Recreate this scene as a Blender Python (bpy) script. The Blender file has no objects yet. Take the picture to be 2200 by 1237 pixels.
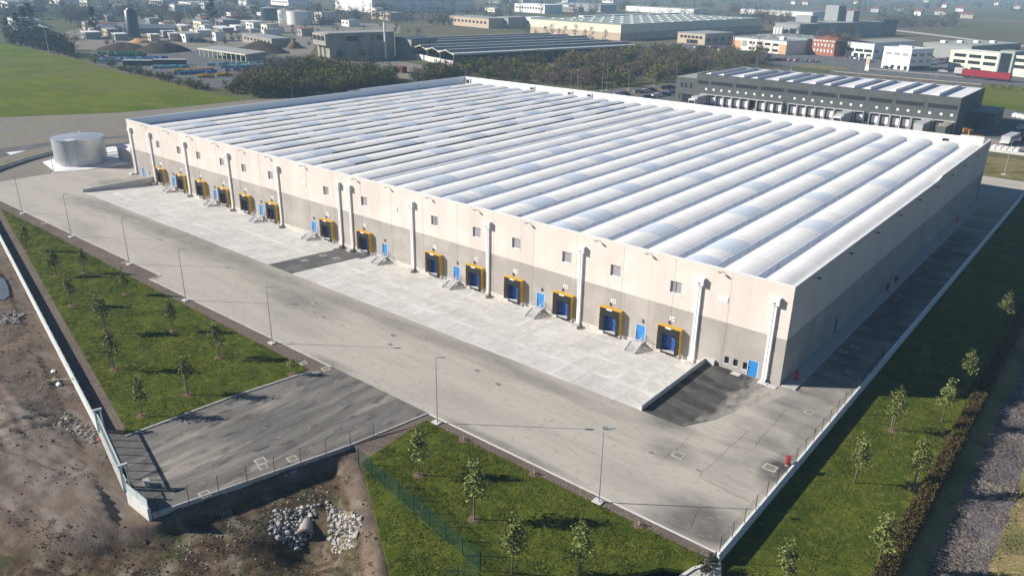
import bpy, math, random
import numpy as np
from mathutils import Vector, Matrix

SC = bpy.context.scene
COL = SC.collection
# ------------------------------------------------------------------ camera
CF, CYAW, CPITCH, CROLL = 1670.53, -0.682035, 0.380548, 0.016993
CPOS = Vector((25.425, -79.720, 42.548))
_f = Vector((math.sin(CYAW) * math.cos(CPITCH), math.cos(CYAW) * math.cos(CPITCH), -math.sin(CPITCH)))
_r = Vector((math.cos(CYAW), -math.sin(CYAW), 0))
_u = _r.cross(_f)
_c, _s = math.cos(CROLL), math.sin(CROLL)
CR, CU = _c * _r + _s * _u, -_s * _r + _c * _u
cam_data = bpy.data.cameras.new('camera')
cam_data.sensor_width = 36.0
cam_data.lens = CF / 2200 * 36.0
cam_data.clip_start, cam_data.clip_end = 0.5, 12000
cam = bpy.data.objects.new('camera', cam_data)
COL.objects.link(cam)
cam.matrix_world = Matrix(((CR.x, CU.x, -_f.x, CPOS.x), (CR.y, CU.y, -_f.y, CPOS.y), (CR.z, CU.z, -_f.z, CPOS.z), (0, 0, 0, 1)))
SC.camera = cam

# ------------------------------------------------------------------ light
HAZE = 0.00030
SUN_EL, SUN_AZ = math.radians(27.0), math.radians(36.5)   # shadows run this way, from +x towards +y
world = bpy.data.worlds.new('World')
SC.world = world
world.use_nodes = True
nt = world.node_tree
sky = nt.nodes.new('ShaderNodeTexSky')
sky.sky_type = 'NISHITA'
sky.sun_disc = False
sky.sun_elevation = SUN_EL
sky.sun_rotation = math.atan2(-math.cos(SUN_AZ), -math.sin(SUN_AZ))
sky.altitude = 100
sky.air_density, sky.dust_density, sky.ozone_density = 1.0, 0.0, 6.0
bg = nt.nodes['Background']
bg.inputs['Strength'].default_value = 0.05
nt.links.new(sky.outputs[0], bg.inputs['Color'])
sun_data = bpy.data.lights.new('sun', 'SUN')
sun_data.energy = 5.0
sun_data.angle = math.radians(0.5)
sun_data.color = (1.0, 0.935, 0.845)
sun = bpy.data.objects.new('sun', sun_data)
COL.objects.link(sun)
_sd = Vector((math.cos(SUN_AZ) * math.cos(SUN_EL), math.sin(SUN_AZ) * math.cos(SUN_EL), -math.sin(SUN_EL)))
sun.rotation_euler = _sd.to_track_quat('-Z', 'Y').to_euler()
sun.location = (-60, -60, 80)
SC.view_settings.view_transform = 'Standard'
SC.view_settings.look = 'None'
SC.view_settings.gamma = 1.0
SC.view_settings.exposure = 0.76
SC.render.engine = 'CYCLES'
SC.cycles.use_denoising = True
SC.cycles.max_bounces = 5
SC.cycles.diffuse_bounces = 4
SC.cycles.glossy_bounces = 2
SC.cycles.transparent_max_bounces = 6
SC.cycles.volume_bounces = 0

# ------------------------------------------------------------------ helpers
def G(px, py, z=0.0):
    """place on the level z that the surveyed pixel (2200 px wide photo) looks at"""
    d = CR * ((px - 1100) / CF) - CU * ((py - 618.5) / CF) + _f
    t = (z - CPOS.z) / d.z
    p = CPOS + d * t
    return (p.x, p.y)

def C(r, g, b):
    def l(c):
        c /= 255
        return c / 12.92 if c <= .04045 else ((c + .055) / 1.055) ** 2.4
    return (l(r), l(g), l(b))

MATS = {}
def mat(name, col, rough=.85, metal=0.0, layers=(), bump=None, rnd=0.0, island=0.0, spec=.3, coord='pos', trans=0.0, extra=None):
    """layers: (colour, scale, lo, hi, detail, stretch xyz, strength)"""
    m = bpy.data.materials.new(name)
    m.use_nodes = True
    n, L = m.node_tree.nodes, m.node_tree.links
    b = n['Principled BSDF']
    b.inputs['Roughness'].default_value = rough
    b.inputs['Metallic'].default_value = metal
    b.inputs['Specular IOR Level'].default_value = spec if rough < .88 else .04
    if trans:
        b.inputs['Transmission Weight'].default_value = trans
    if coord == 'pos':
        src = n.new('ShaderNodeNewGeometry').outputs['Position']
    else:
        src = n.new('ShaderNodeTexCoord').outputs['Object']
    def noise(scale, detail, st, dist=0.0):
        mp = n.new('ShaderNodeMapping')
        mp.inputs['Scale'].default_value = st
        L.new(src, mp.inputs['Vector'])
        t = n.new('ShaderNodeTexNoise')
        t.inputs['Scale'].default_value = scale
        t.inputs['Detail'].default_value = detail
        t.inputs['Distortion'].default_value = dist
        L.new(mp.outputs[0], t.inputs['Vector'])
        return t.outputs[0]
    def mix(a, bcol, fac):
        x = n.new('ShaderNodeMix')
        x.data_type = 'RGBA'
        if isinstance(fac, (int, float)): x.inputs[0].default_value = fac
        else: L.new(fac, x.inputs[0])
        for s, v in ((6, a), (7, bcol)):
            if isinstance(v, tuple): x.inputs[s].default_value = (*v[:3], 1)
            else: L.new(v, x.inputs[s])
        return x.outputs[2]
    def rng(v, lo, hi, a=0.0, bb=1.0):
        r = n.new('ShaderNodeMapRange')
        r.inputs[1].default_value, r.inputs[2].default_value = lo, hi
        r.inputs[3].default_value, r.inputs[4].default_value = a, bb
        L.new(v, r.inputs[0])
        return r.outputs[0]
    cur = col
    for ly in layers:
        c2, scale, lo, hi = ly[:4]
        detail = ly[4] if len(ly) > 4 else 4
        st = ly[5] if len(ly) > 5 else (1, 1, 1)
        k = ly[6] if len(ly) > 6 else 1.0
        cur = mix(cur, c2, rng(noise(scale, detail, st), lo, hi, 0, k))
    if extra: cur = extra(n, L, src, cur, mix, rng, noise)
    for amt, kind in ((rnd, 'o'), (island, 'i')):
        if amt:
            if kind == 'o': rv = n.new('ShaderNodeObjectInfo').outputs['Random']
            else: rv = n.new('ShaderNodeNewGeometry').outputs['Random Per Island']
            h = n.new('ShaderNodeHueSaturation')
            L.new(rng(rv, 0, 1, 1 - amt, 1 + amt), h.inputs['Value'])
            if isinstance(cur, tuple): h.inputs['Color'].default_value = (*cur[:3], 1)
            else: L.new(cur, h.inputs['Color'])
            cur = h.outputs[0]
    if isinstance(cur, tuple): b.inputs['Base Color'].default_value = (*cur[:3], 1)
    else: L.new(cur, b.inputs['Base Color'])
    if bump:
        bp = n.new('ShaderNodeBump')
        bp.inputs['Strength'].default_value = bump[1]
        bp.inputs['Distance'].default_value = bump[2]
        L.new(noise(bump[0], bump[3] if len(bump) > 3 else 5, bump[4] if len(bump) > 4 else (1, 1, 1)), bp.inputs['Height'])
        L.new(bp.outputs[0], b.inputs['Normal'])
    MATS[name] = m
    return m

class MB:
    def __init__(s): s.v, s.f, s.m = [], [], []
    def face(s, pts, mi=0):
        b = len(s.v); s.v += [tuple(p) for p in pts]; s.f.append(tuple(range(b, b + len(pts)))); s.m.append(mi); return s
    def box(s, x0, x1, y0, y1, z0, z1, mi=0, skip=''):
        b = len(s.v)
        s.v += [(x, y, z) for z in (z0, z1) for y in (y0, y1) for x in (x0, x1)]
        for k, q in (('b', (0, 2, 3, 1)), ('t', (4, 5, 7, 6)), ('f', (0, 1, 5, 4)), ('k', (2, 6, 7, 3)), ('l', (0, 4, 6, 2)), ('r', (1, 3, 7, 5))):
            if k not in skip: s.f.append(tuple(b + i for i in q)); s.m.append(mi)
        return s
    def prism(s, pts, z0, z1, mi=0, ms=None, bottom=False):
        n = len(pts); b = len(s.v)
        a = sum(pts[i][0] * pts[(i + 1) % n][1] - pts[(i + 1) % n][0] * pts[i][1] for i in range(n))
        if a < 0: pts = pts[::-1]
        s.v += [(p[0], p[1], z0) for p in pts] + [(p[0], p[1], z1) for p in pts]
        s.f.append(tuple(range(b + n, b + 2 * n))); s.m.append(mi)
        if bottom: s.f.append(tuple(range(b + n - 1, b - 1, -1))); s.m.append(mi)
        for i in range(n):
            j = (i + 1) % n
            s.f.append((b + i, b + j, b + n + j, b + n + i)); s.m.append(mi if ms is None else ms)
        return s
    def sheet(s, pts, z, mi=0):
        n = len(pts)
        a = sum(pts[i][0] * pts[(i + 1) % n][1] - pts[(i + 1) % n][0] * pts[i][1] for i in range(n))
        if a < 0: pts = pts[::-1]
        return s.face([(p[0], p[1], z) for p in pts], mi)
    def tube(s, path, r, n=6, mi=0, cap=True):
        b = len(s.v); path = [Vector(p) for p in path]
        rs = r if isinstance(r, (list, tuple)) else [r] * len(path)
        for i, p in enumerate(path):
            d = (path[min(i + 1, len(path) - 1)] - path[max(i - 1, 0)]).normalized()
            a = d.cross(Vector((0, 0, 1)))
            if a.length < 1e-3: a = Vector((1, 0, 0))
            a.normalize(); c = d.cross(a)
            for k in range(n):
                t = 2 * math.pi * k / n
                s.v.append(tuple(p + (a * math.cos(t) + c * math.sin(t)) * rs[i]))
        for i in range(len(path) - 1):
            for k in range(n):
                j = (k + 1) % n
                s.f.append((b + i * n + k, b + i * n + j, b + (i + 1) * n + j, b + (i + 1) * n + k)); s.m.append(mi)
        if cap:
            e = b + (len(path) - 1) * n
            for o, rev in ((b, True), (e, False)):
                q = len(s.v); s.v += [s.v[o + k] for k in range(n)]
                s.f.append(tuple(q + k for k in (range(n - 1, -1, -1) if rev else range(n)))); s.m.append(mi)
        return s
    def bar(s, a, b_, w, h=None, mi=0):
        a, b_ = Vector(a), Vector(b_); h = h or w
        d = (b_ - a).normalized(); x = d.cross(Vector((0, 0, 1)))
        if x.length < 1e-3: x = Vector((1, 0, 0))
        x.normalize(); y = x.cross(d); q = len(s.v)
        for p in (a, b_):
            for i, j in ((-1, -1), (1, -1), (1, 1), (-1, 1)): s.v.append(tuple(p + x * i * w / 2 + y * j * h / 2))
        for t in ((0, 1, 2, 3), (7, 6, 5, 4), (0, 4, 5, 1), (1, 5, 6, 2), (2, 6, 7, 3), (3, 7, 4, 0)):
            s.f.append(tuple(q + i for i in t)); s.m.append(mi)
        return s
    def mesh(s, name, mats, smooth=False):
        me = bpy.data.meshes.new(name)
        me.from_pydata(s.v, [], s.f)
        for m in mats: me.materials.append(MATS[m] if isinstance(m, str) else m)
        if len(mats) > 1: me.polygons.foreach_set('material_index', s.m)
        if smooth: me.polygons.foreach_set('use_smooth', [True] * len(s.f))
        me.update()
        return me
    def build(s, name, mats, parent=None, smooth=False, loc=None):
        if isinstance(mats, (str, bpy.types.Material)): mats = [mats]
        return link(name, s.mesh(name, mats, smooth), parent, loc)

def link(name, me, parent=None, loc=None, rz=0.0, scale=None):
    o = bpy.data.objects.new(name, me)
    COL.objects.link(o)
    if parent is not None: o.parent = parent
    if loc is not None: o.location = loc
    if rz: o.rotation_euler = (0, 0, rz)
    if scale is not None: o.scale = scale if isinstance(scale, (tuple, list)) else (scale,) * 3
    return o
def tag(o, label, cat, group=None):
    o['label'] = label; o['category'] = cat
    if group: o['group'] = group
    return o
def thing(name, label, cat, loc=(0, 0, 0), rz=0.0, group=None):
    return tag(link(name, None, None, loc, rz), label, cat, group)
def struct(o, kind='structure'):
    o['kind'] = kind
    return o
def copy_tree(o, loc=None, rz=None, scale=None, parent=None):
    c = o.copy(); COL.objects.link(c); c.parent = parent
    if loc is not None: c.location = loc
    if rz is not None: c.rotation_euler = (0, 0, rz)
    if scale is not None: c.scale = scale if isinstance(scale, (tuple, list)) else (scale,) * 3
    for ch in o.children: copy_tree(ch, parent=c)
    return c
ORD = ['first', 'second', 'third', 'fourth', 'fifth', 'sixth', 'seventh', 'eighth', 'ninth', 'tenth', 'eleventh', 'twelfth', 'thirteenth', 'fourteenth', 'fifteenth', 'sixteenth', 'seventeenth', 'eighteenth', 'nineteenth', 'twentieth', 'twenty-first', 'twenty-second', 'twenty-third', 'twenty-fourth', 'twenty-fifth', 'twenty-sixth']
def text_mesh(s, size):
    cu = bpy.data.curves.new('lettering', 'FONT')
    cu.body = s; cu.size = size; cu.align_x = 'CENTER'; cu.align_y = 'CENTER'; cu.resolution_u = 2; cu.extrude = .008
    o = bpy.data.objects.new('lettering', cu); COL.objects.link(o)
    bpy.context.view_layer.update()
    me = bpy.data.meshes.new_from_object(o.evaluated_get(bpy.context.evaluated_depsgraph_get()))
    bpy.data.objects.remove(o); bpy.data.curves.remove(cu)
    return me
_rs = np.random.RandomState(5)
_LAT = _rs.rand(256, 256)
def vnoise(x, y):
    x, y = np.asarray(x, float), np.asarray(y, float)
    xi, yi = np.floor(x).astype(int), np.floor(y).astype(int)
    fx, fy = x - xi, y - yi
    fx, fy = fx * fx * (3 - 2 * fx), fy * fy * (3 - 2 * fy)
    g = lambda a, b: _LAT[a & 255, b & 255]
    return (g(xi, yi) * (1 - fx) + g(xi + 1, yi) * fx) * (1 - fy) + (g(xi, yi + 1) * (1 - fx) + g(xi + 1, yi + 1) * fx) * fy
def fbm(x, y, o=4):
    s, a, t = 0, 1.0, 0
    for i in range(o):
        s = s + a * vnoise(np.asarray(x) * 2 ** i + 17 * i, np.asarray(y) * 2 ** i + 31 * i); t += a; a *= .5
    return s / t - .5
def sstep(a, b, x):
    t = np.clip((np.asarray(x) - a) / (b - a), 0, 1)
    return t * t * (3 - 2 * t)
def inside(poly, x, y):
    x, y = np.asarray(x, float), np.asarray(y, float)
    r = np.zeros(x.shape, bool); n = len(poly)
    for i in range(n):
        (x0, y0), (x1, y1) = poly[i], poly[(i + 1) % n]
        if y0 == y1: continue
        c = (y0 > y) != (y1 > y)
        r ^= c & (x < (x1 - x0) * (y - y0) / (y1 - y0) + x0)
    return r
def segdist(a, b, x, y):
    ax, ay = a; dx, dy = b[0] - ax, b[1] - ay
    t = np.clip(((x - ax) * dx + (y - ay) * dy) / (dx * dx + dy * dy), 0, 1)
    return np.hypot(x - ax - t * dx, y - ay - t * dy)

# ------------------------------------------------------------------ materials
mat('wall_upper', (.62, .56, .505), .9, layers=[((.57, .512, .46), 7, .42, .62, 3, (1, 1, 1), .8), ((.65, .59, .535), .25, .45, .65, 3), ((.53, .475, .425), 1.3, .56, .74, 5, (1, 1, .06), .6)], bump=(14, .25, .02), rnd=.05)
mat('wall_lower', (.375, .345, .315), .92, layers=[((.31, .284, .26), 9, .42, .62, 4), ((.405, .373, .34), .3, .45, .65, 3), ((.28, .256, .233), 1.3, .56, .74, 5, (1, 1, .06), .6)], bump=(14, .35, .02), rnd=.05)
mat('plinth', (.56, .52, .46), .9, layers=[((.42, .39, .34), 2.2, .5, .72, 4)])
mat('white_metal', (.72, .72, .72), .4, layers=[((.62, .62, .61), 3, .5, .7)], spec=.5)
mat('cap_white', (.78, .77, .75), .5)
mat('vault_white', (.83, .82, .785), .55, layers=[((.77, .76, .725), .25, .45, .68, 5), ((.72, .71, .68), 3, .55, .75, 4, (1, .15, 1), .6)], spec=.35)
mat('vault_white_b', (.78, .77, .735), .55, layers=[((.73, .72, .69), .3, .45, .68, 5)], spec=.35)
mat('vault_seam', (.45, .45, .44), .6)
mat('gutter', (.61, .655, .72), .6, metal=.0, layers=[((.46, .50, .56), .8, .5, .7, 4)])
mat('roof_deck', (.60, .64, .70), .7, layers=[((.50, .53, .57), .35, .48, .7, 5)])
mat('dark_strip', (.03, .032, .036), .7)
mat('skylight', (.60, .66, .735), .5, layers=[((.66, .71, .77), 1.5, .4, .6)], spec=.5)
mat('skylight_rib', (.40, .46, .55), .5)
mat('yellow', (.62, .36, .02), .55, layers=[((.53, .31, .03), 2, .5, .7)])
mat('rubber', (.016, .016, .017), .75, layers=[((.03, .03, .031), 4, .5, .7)])
mat('orange', (.62, .22, .02), .6)
mat('door_blue', (.007, .085, .33), .4, spec=.5)
mat('door_light_blue', (.028, .22, .56), .4, spec=.5)
mat('window_pane', (.30, .29, .31), .35, spec=.5)
mat('dark_glass', (.02, .025, .032), .12, spec=.6)
mat('steel', (.58, .59, .60), .5, metal=.15, spec=.4)
mat('galv', (.47, .49, .51), .42, metal=.45, layers=[((.37, .40, .43), .5, .4, .65, 5, (1, 1, .5)), ((.66, .67, .68), 6, .5, .7, 3)], spec=.5)
mat('concrete', (.46, .445, .41), .9, layers=[((.36, .35, .325), 1.3, .45, .7, 5), ((.52, .51, .48), 6, .5, .75, 3)])
mat('concrete_pale', (.60, .59, .56), .88, layers=[((.5, .49, .46), 1.2, .45, .7, 5)])
mat('louvre_dark', (.07, .066, .062), .95)
mat('lettering', (.02, .02, .02), .7)
mat('sign_white', (.8, .8, .79), .5)
mat('red_paint', (.42, .015, .02), .45, spec=.5)
mat('bark', (.16, .125, .09), .9, layers=[((.09, .07, .05), 8, .45, .65, 4, (1, 1, .2))])
mat('bark_pale', (.30, .27, .24), .9)
mat('lamp_metal', (.42, .43, .44), .45, metal=.4)
mat('fence_green', (.012, .07, .05), .55)
mat('fence_dark', (.02, .03, .028), .6)
mat('fence_panel', (.43, .50, .49), .5, spec=.4)
mat('mulch', (.13, .085, .06), 1, layers=[((.2, .14, .10), 9, .45, .6)], bump=(10, .6, .05))

def slab_extra(n, L, src, cur, mix, rng, noise):
    cur = mix(cur, (.68, .67, .645), rng(noise(.55, 5, (1, 1, 1), 1.2), .52, .68, 0, .55))
    sp = n.new('ShaderNodeSeparateXYZ'); L.new(n.new('ShaderNodeTexCoord').outputs['Generated'], sp.inputs[0])
    edge = None
    for ax in (0, 1):                                 # lime bloom along the joints of each slab
        a = n.new('ShaderNodeMath'); a.operation = 'SUBTRACT'; L.new(sp.outputs[ax], a.inputs[0]); a.inputs[1].default_value = .5
        q = n.new('ShaderNodeMath'); q.operation = 'ABSOLUTE'; L.new(a.outputs[0], q.inputs[0])
        v = rng(q.outputs[0], .36, .5, 0, 1)
        if edge is None: edge = v
        else:
            mx = n.new('ShaderNodeMath'); mx.operation = 'MAXIMUM'; L.new(edge, mx.inputs[0]); L.new(v, mx.inputs[1]); edge = mx.outputs[0]
    ml = n.new('ShaderNodeMath'); ml.operation = 'MULTIPLY'; L.new(edge, ml.inputs[0]); L.new(rng(noise(.25, 6, (1, 1, 1)), .42, .62, 0, .75), ml.inputs[1])
    return mix(cur, (.72, .715, .69), ml.outputs[0])
mat('apron', (.55, .535, .50), .88, layers=[((.48, .465, .43), .5, .42, .66, 6), ((.62, .61, .585), 2.5, .52, .74, 5), ((.44, .43, .40), .18, .56, .72, 5, (.4, 1.6, 1), .6)], rnd=.045, extra=slab_extra)

BLOBS = [  # dark, less dusty asphalt: x, y, rx, ry, amount
    (-2.5, -2.5, 3.2, 2.2, .5), (-6, -15.5, 4, 2.0, .6), (4, -27.5, 4.5, 4, .75), (6.2, -16, 1.9, 4.0, .95), (5.8, -8, 1.6, 6, .55),
    (-40, -16.8, 34, 2.2, .42), (-95, -16.8, 40, 2.8, .5), (-62, -20.5, 12, 2.6, .4), (-144, -6, 4.5, 6, .5), (-127, -17, 12, 3, .45),
    (3.5, 40, 6, 60, .85), (-43, -30, 5, 1.2, .5), (-3, -20, 3, 2.4, .5), (-16, -29.8, 9, .8, .5), (-22, -17, 11, 1.6, .4)]
def yard_extra(n, L, src, cur, mix, rng, noise):
    nz = noise(.32, 9, (.3, 1.3, 1), .3)
    total = None
    for (x, y, rx, ry, k) in BLOBS:
        mp = n.new('ShaderNodeMapping'); mp.vector_type = 'POINT'
        mp.inputs['Location'].default_value = (-x / rx, -y / ry, 0)
        mp.inputs['Scale'].default_value = (1 / rx, 1 / ry, 0)
        L.new(src, mp.inputs[0])
        ln = n.new('ShaderNodeVectorMath'); ln.operation = 'LENGTH'
        L.new(mp.outputs[0], ln.inputs[0])
        a = n.new('ShaderNodeMath'); a.operation = 'ADD'
        L.new(ln.outputs['Value'], a.inputs[0])
        nn = rng(nz, .3, .7, -.30, .30); L.new(nn, a.inputs[1])
        v = rng(a.outputs[0], .35, 1.15, k, 0)
        if total is None: total = v
        else:
            mx = n.new('ShaderNodeMath'); mx.operation = 'MAXIMUM'
            L.new(total, mx.inputs[0]); L.new(v, mx.inputs[1]); total = mx.outputs[0]
    dark = mix((.062, .061, .060), (.16, .15, .137), rng(noise(.5, 9, (.8, 1.0, 1), .5), .40, .68))
    dark = mix(dark, (.26, .245, .22), rng(noise(1.7, 6, (.5, 1.1, 1), .8), .58, .74, 0, .8))
    return mix(cur, dark, total)
mat('yard', (.43, .396, .345), .92, layers=[((.385, .355, .31), .22, .42, .64, 6, (.22, 1.5, 1)), ((.44, .41, .36), .8, .5, .72, 5, (.2, 1.6, 1)), ((.30, .28, .25), .09, .52, .68, 5, (.5, 1.4, 1), .7), ((.24, .225, .205), 2.2, .57, .72, 8, (.5, 1, 1), .6), ((.48, .45, .40), 5, .64, .74, 4, (.7, 1, 1), .5)], extra=yard_extra, bump=(9, .12, .02))
def swirl_extra(n, L, src, cur, mix, rng, noise):
    mp = n.new('ShaderNodeMapping'); mp.inputs['Location'].default_value = (4.0, -5.0, 0); L.new(src, mp.inputs[0])
    ln = n.new('ShaderNodeVectorMath'); ln.operation = 'LENGTH'; L.new(mp.outputs[0], ln.inputs[0])
    sp = n.new('ShaderNodeSeparateXYZ'); L.new(src, sp.inputs[0])
    cb = n.new('ShaderNodeCombineXYZ'); L.new(ln.outputs['Value'], cb.inputs[0])
    sx = n.new('ShaderNodeMath'); sx.operation = 'MULTIPLY'; sx.inputs[1].default_value = .12; L.new(sp.outputs[0], sx.inputs[0]); L.new(sx.outputs[0], cb.inputs[1])
    t = n.new('ShaderNodeTexNoise'); t.inputs['Scale'].default_value = .8; t.inputs['Detail'].default_value = 8; L.new(cb.outputs[0], t.inputs['Vector'])
    c = mix(cur, (.17, .16, .147), rng(t.outputs[0], .44, .74, 0, .75))
    fade = n.new('ShaderNodeMath'); fade.operation = 'ADD'; L.new(rng(sp.outputs[0], -5.5, -.5, 0, 1), fade.inputs[0]); L.new(rng(noise(.9, 8, (1, .5, 1)), .3, .7, -.28, .28), fade.inputs[1])
    return mix(c, (.37, .342, .30), rng(fade.outputs[0], .35, .95, 0, 1.0))
mat('asphalt_swirl', (.052, .051, .051), .9, layers=[((.08, .077, .073), .9, .42, .65, 6)], extra=swirl_extra, bump=(12, .15, .02))
mat('asphalt_dark', (.115, .113, .112), .9, layers=[((.17, .166, .16), .5, .45, .66, 6, (1, .35, 1)), ((.24, .235, .225), 1.6, .6, .74, 5)], bump=(12, .15, .02))
mat('gate_road', (.135, .127, .12), .92, layers=[((.20, .187, .168), .35, .42, .66, 7, (1.5, .25, 1)), ((.36, .325, .27), .40, .53, .74, 8, (1.4, .22, 1)), ((.075, .072, .07), .9, .54, .70, 8, (1.2, .4, 1)), ((.30, .275, .235), 1.6, .60, .76, 8, (1.1, .5, 1), .8), ((.42, .39, .34), 5, .66, .74, 3)], bump=(9, .2, .03))
mat('road', (.12, .12, .122), .9, layers=[((.16, .16, .16), .3, .45, .65)])
mat('kerb', (.50, .485, .45), .9, layers=[((.38, .36, .33), 1.5, .45, .7)])
mat('gravel_brown', (.20, .165, .138), .97, layers=[((.10, .078, .062), 5, .42, .58, 4), ((.24, .2, .165), 11, .55, .7, 3), ((.13, .105, .088), .25, .45, .65)], bump=(8, .7, .06))
mat('gravel_grey', (.235, .212, .182), .97, layers=[((.185, .168, .145), 2, .42, .6, 5), ((.22, .205, .15), .08, .48, .62, 4), ((.29, .265, .235), .9, .55, .72, 5)], bump=(5, .5, .06))
def lawn_cols(a, b, c):
    return [(b, .35, .40, .62, 7), (c, 1.1, .52, .70, 6), (b, 2.4, .54, .68, 5, (1, 1, 1), .7), ((.10, .085, .03), .7, .66, .76, 5, (1, 1, 1), .6)]
mat('lawn', (.082, .100, .013), .95, layers=lawn_cols(0, (.046, .066, .009), (.125, .134, .022)), bump=(2.2, .6, .13, 6))
mat('blade', (.096, .118, .015), .88, island=.4, layers=[((.145, .155, .030), .5, .42, .62)])
mat('field_grass', (.108, .138, .008), .95, layers=[((.082, .115, .006), .035, .42, .6, 5, (1, 1, 1)), ((.145, .155, .016), .2, .5, .7, 5, (.3, 1, 1)), ((.13, .13, .035), .012, .5, .68, 3)], bump=(1.2, .4, .15))
mat('dry_grass', (.22, .175, .085), .97, layers=[((.15, .14, .05), .5, .42, .62, 5), ((.29, .235, .13), 2, .5, .7, 5), ((.10, .11, .035), .15, .52, .66, 4)], bump=(6, .7, .12))
mat('canal_bed', (.185, .163, .142), .95, layers=[((.075, .06, .055), 1.8, .42, .58, 6), ((.23, .195, .165), 4, .5, .64, 5), ((.12, .11, .12), .22, .46, .62, 4), ((.30, .27, .24), 9, .60, .72, 3)], bump=(3.2, 1.0, .25, 6))
mat('hedge_leaf', (.078, .056, .022), .88, island=.5, layers=[((.07, .062, .018), .6, .48, .64)])
mat('hedge_core', (.035, .028, .014), 1)
mat('leaf_young', (.14, .158, .040), .7, island=.4, rnd=.18)
mat('leaf_bush', (.10, .112, .026), .88, island=.4, rnd=.5, layers=[((.14, .12, .038), .03, .45, .6)])
mat('leaf_dark', (.026, .038, .018), .8, island=.4, rnd=.25)
mat('twig', (.13, .095, .07), .9, island=.25, rnd=.25)
mat('twig_grey', (.10, .092, .088), .9, island=.25, rnd=.25)
mat('rock', (.41, .39, .36), .9, layers=[((.27, .255, .235), 1.5, .45, .65, 4)], rnd=.14, coord='obj', bump=(3, .4, .1))
mat('rubble', (.27, .25, .225), .95, rnd=.35, coord='obj')
mat('puddle', (.12, .13, .14), .06, spec=.5)
# ------------------------------------------------------------------ ground, yard, lawns
def far_extra(n, L, src, cur, mix, rng, noise):
    v = n.new('ShaderNodeTexVoronoi'); v.inputs['Scale'].default_value = .011; v.distance = 'CHEBYCHEV'
    mp = n.new('ShaderNodeMapping'); mp.inputs['Scale'].default_value = (1, .6, 0); L.new(src, mp.inputs[0]); L.new(mp.outputs[0], v.inputs['Vector'])
    h = n.new('ShaderNodeSeparateColor'); L.new(v.outputs['Color'], h.inputs[0])
    a = mix((.125, .115, .065), (.095, .11, .045), rng(h.outputs[0], .25, .75))
    b = mix(a, (.16, .125, .09), rng(h.outputs[1], .6, .75))
    return mix(b, cur, rng(noise(.05, 5, (1, 1, 1)), .42, .62, 0, .55))
mat('far_ground', (.12, .105, .065), .97, layers=[((.085, .085, .04), .02, .42, .6, 5)], extra=far_extra)
g = MB()
Z0 = -.06
for (x0, x1, y0, y1) in ((-5000, 5000, 190, 5000), (-5000, -141.3, -5000, 190), (-141.3, 0, 0, 190), (-141.3, 5000, -5000, -110), (60, 5000, -110, 190), (0, 60, 135, 190)):
    g.sheet([(x0, y0), (x1, y0), (x1, y1), (x0, y1)], Z0)
struct(g.build('ground', 'far_ground'))

# grey gravel round the back and the left of the site
g = MB()
gl = [G(-420, 262), G(0, 252), G(260, 241.5), G(400, 229), G(530, 215)]
g.sheet([(-141.3, 190), (-141.3, 0), (-163, 0), (-163, -30), (-250, -36)] + gl + [(-205, 120), (-196, 178), (-164, 190)], -.03)
g.sheet([(-141.3, 0), (0, 0), (0, 150), (-30, 160), (-141.3, 185)], -.03)
struct(g.build('gravel_ground', 'gravel_grey'))

# worn pale asphalt yard
y = MB()
for (x0, x1, y0, y1) in ((-163, -84, -28.4, -15), (-84, 7.0, -30.2, -15), (-9.25, 7.0, -15, 0), (-163, -141.3, -15, 0), (-163, -149.75, 0, 46), (0, 7.0, 0, 118), (-149.75, 7.0, 118, 134), (-149.75, 0, 110, 118)):
    y.sheet([(x0, y0), (x1, y0), (x1, y1), (x0, y1)], 0)
y.sheet([(7, 118), (40, 118), (40, 132), (7, 134)], 0)
struct(y.build('yard_pavement', 'yard'))

cr = MB(); rk = random.Random(2)
for line in ([(1500, 1023), (1605, 925)], [(1500, 1023), (1611, 1078)], [(1578, 912), (1607, 926)], [(1485, 933), (1462, 958), (1420, 990)], [(1500, 1096), (1482, 1140)], [(825, 840), (900, 888)], [(1690, 880), (1640, 935)], [(1640, 935), (1622, 960)], [(1160, 915), (1195, 900)], [(360, 700), (430, 738)]):
    pts_ = []
    for (a, b_) in zip(line, line[1:]):
        pa, pb = Vector(G(*a)), Vector(G(*b_)); n_ = 9
        pts_ += [pa.lerp(pb, k / n_) + Vector((rk.uniform(-.12, .12), rk.uniform(-.12, .12))) for k in range(n_)]
    pts_.append(Vector(G(*line[-1])))
    for p, q in zip(pts_, pts_[1:]):
        d = (q - p).normalized(); w_ = Vector((-d.y, d.x)) * rk.uniform(.010, .022)
        cr.sheet([p - w_, q - w_, q + w_, p + w_], .005)
struct(cr.build('pavement_crack', 'louvre_dark'))
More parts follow.
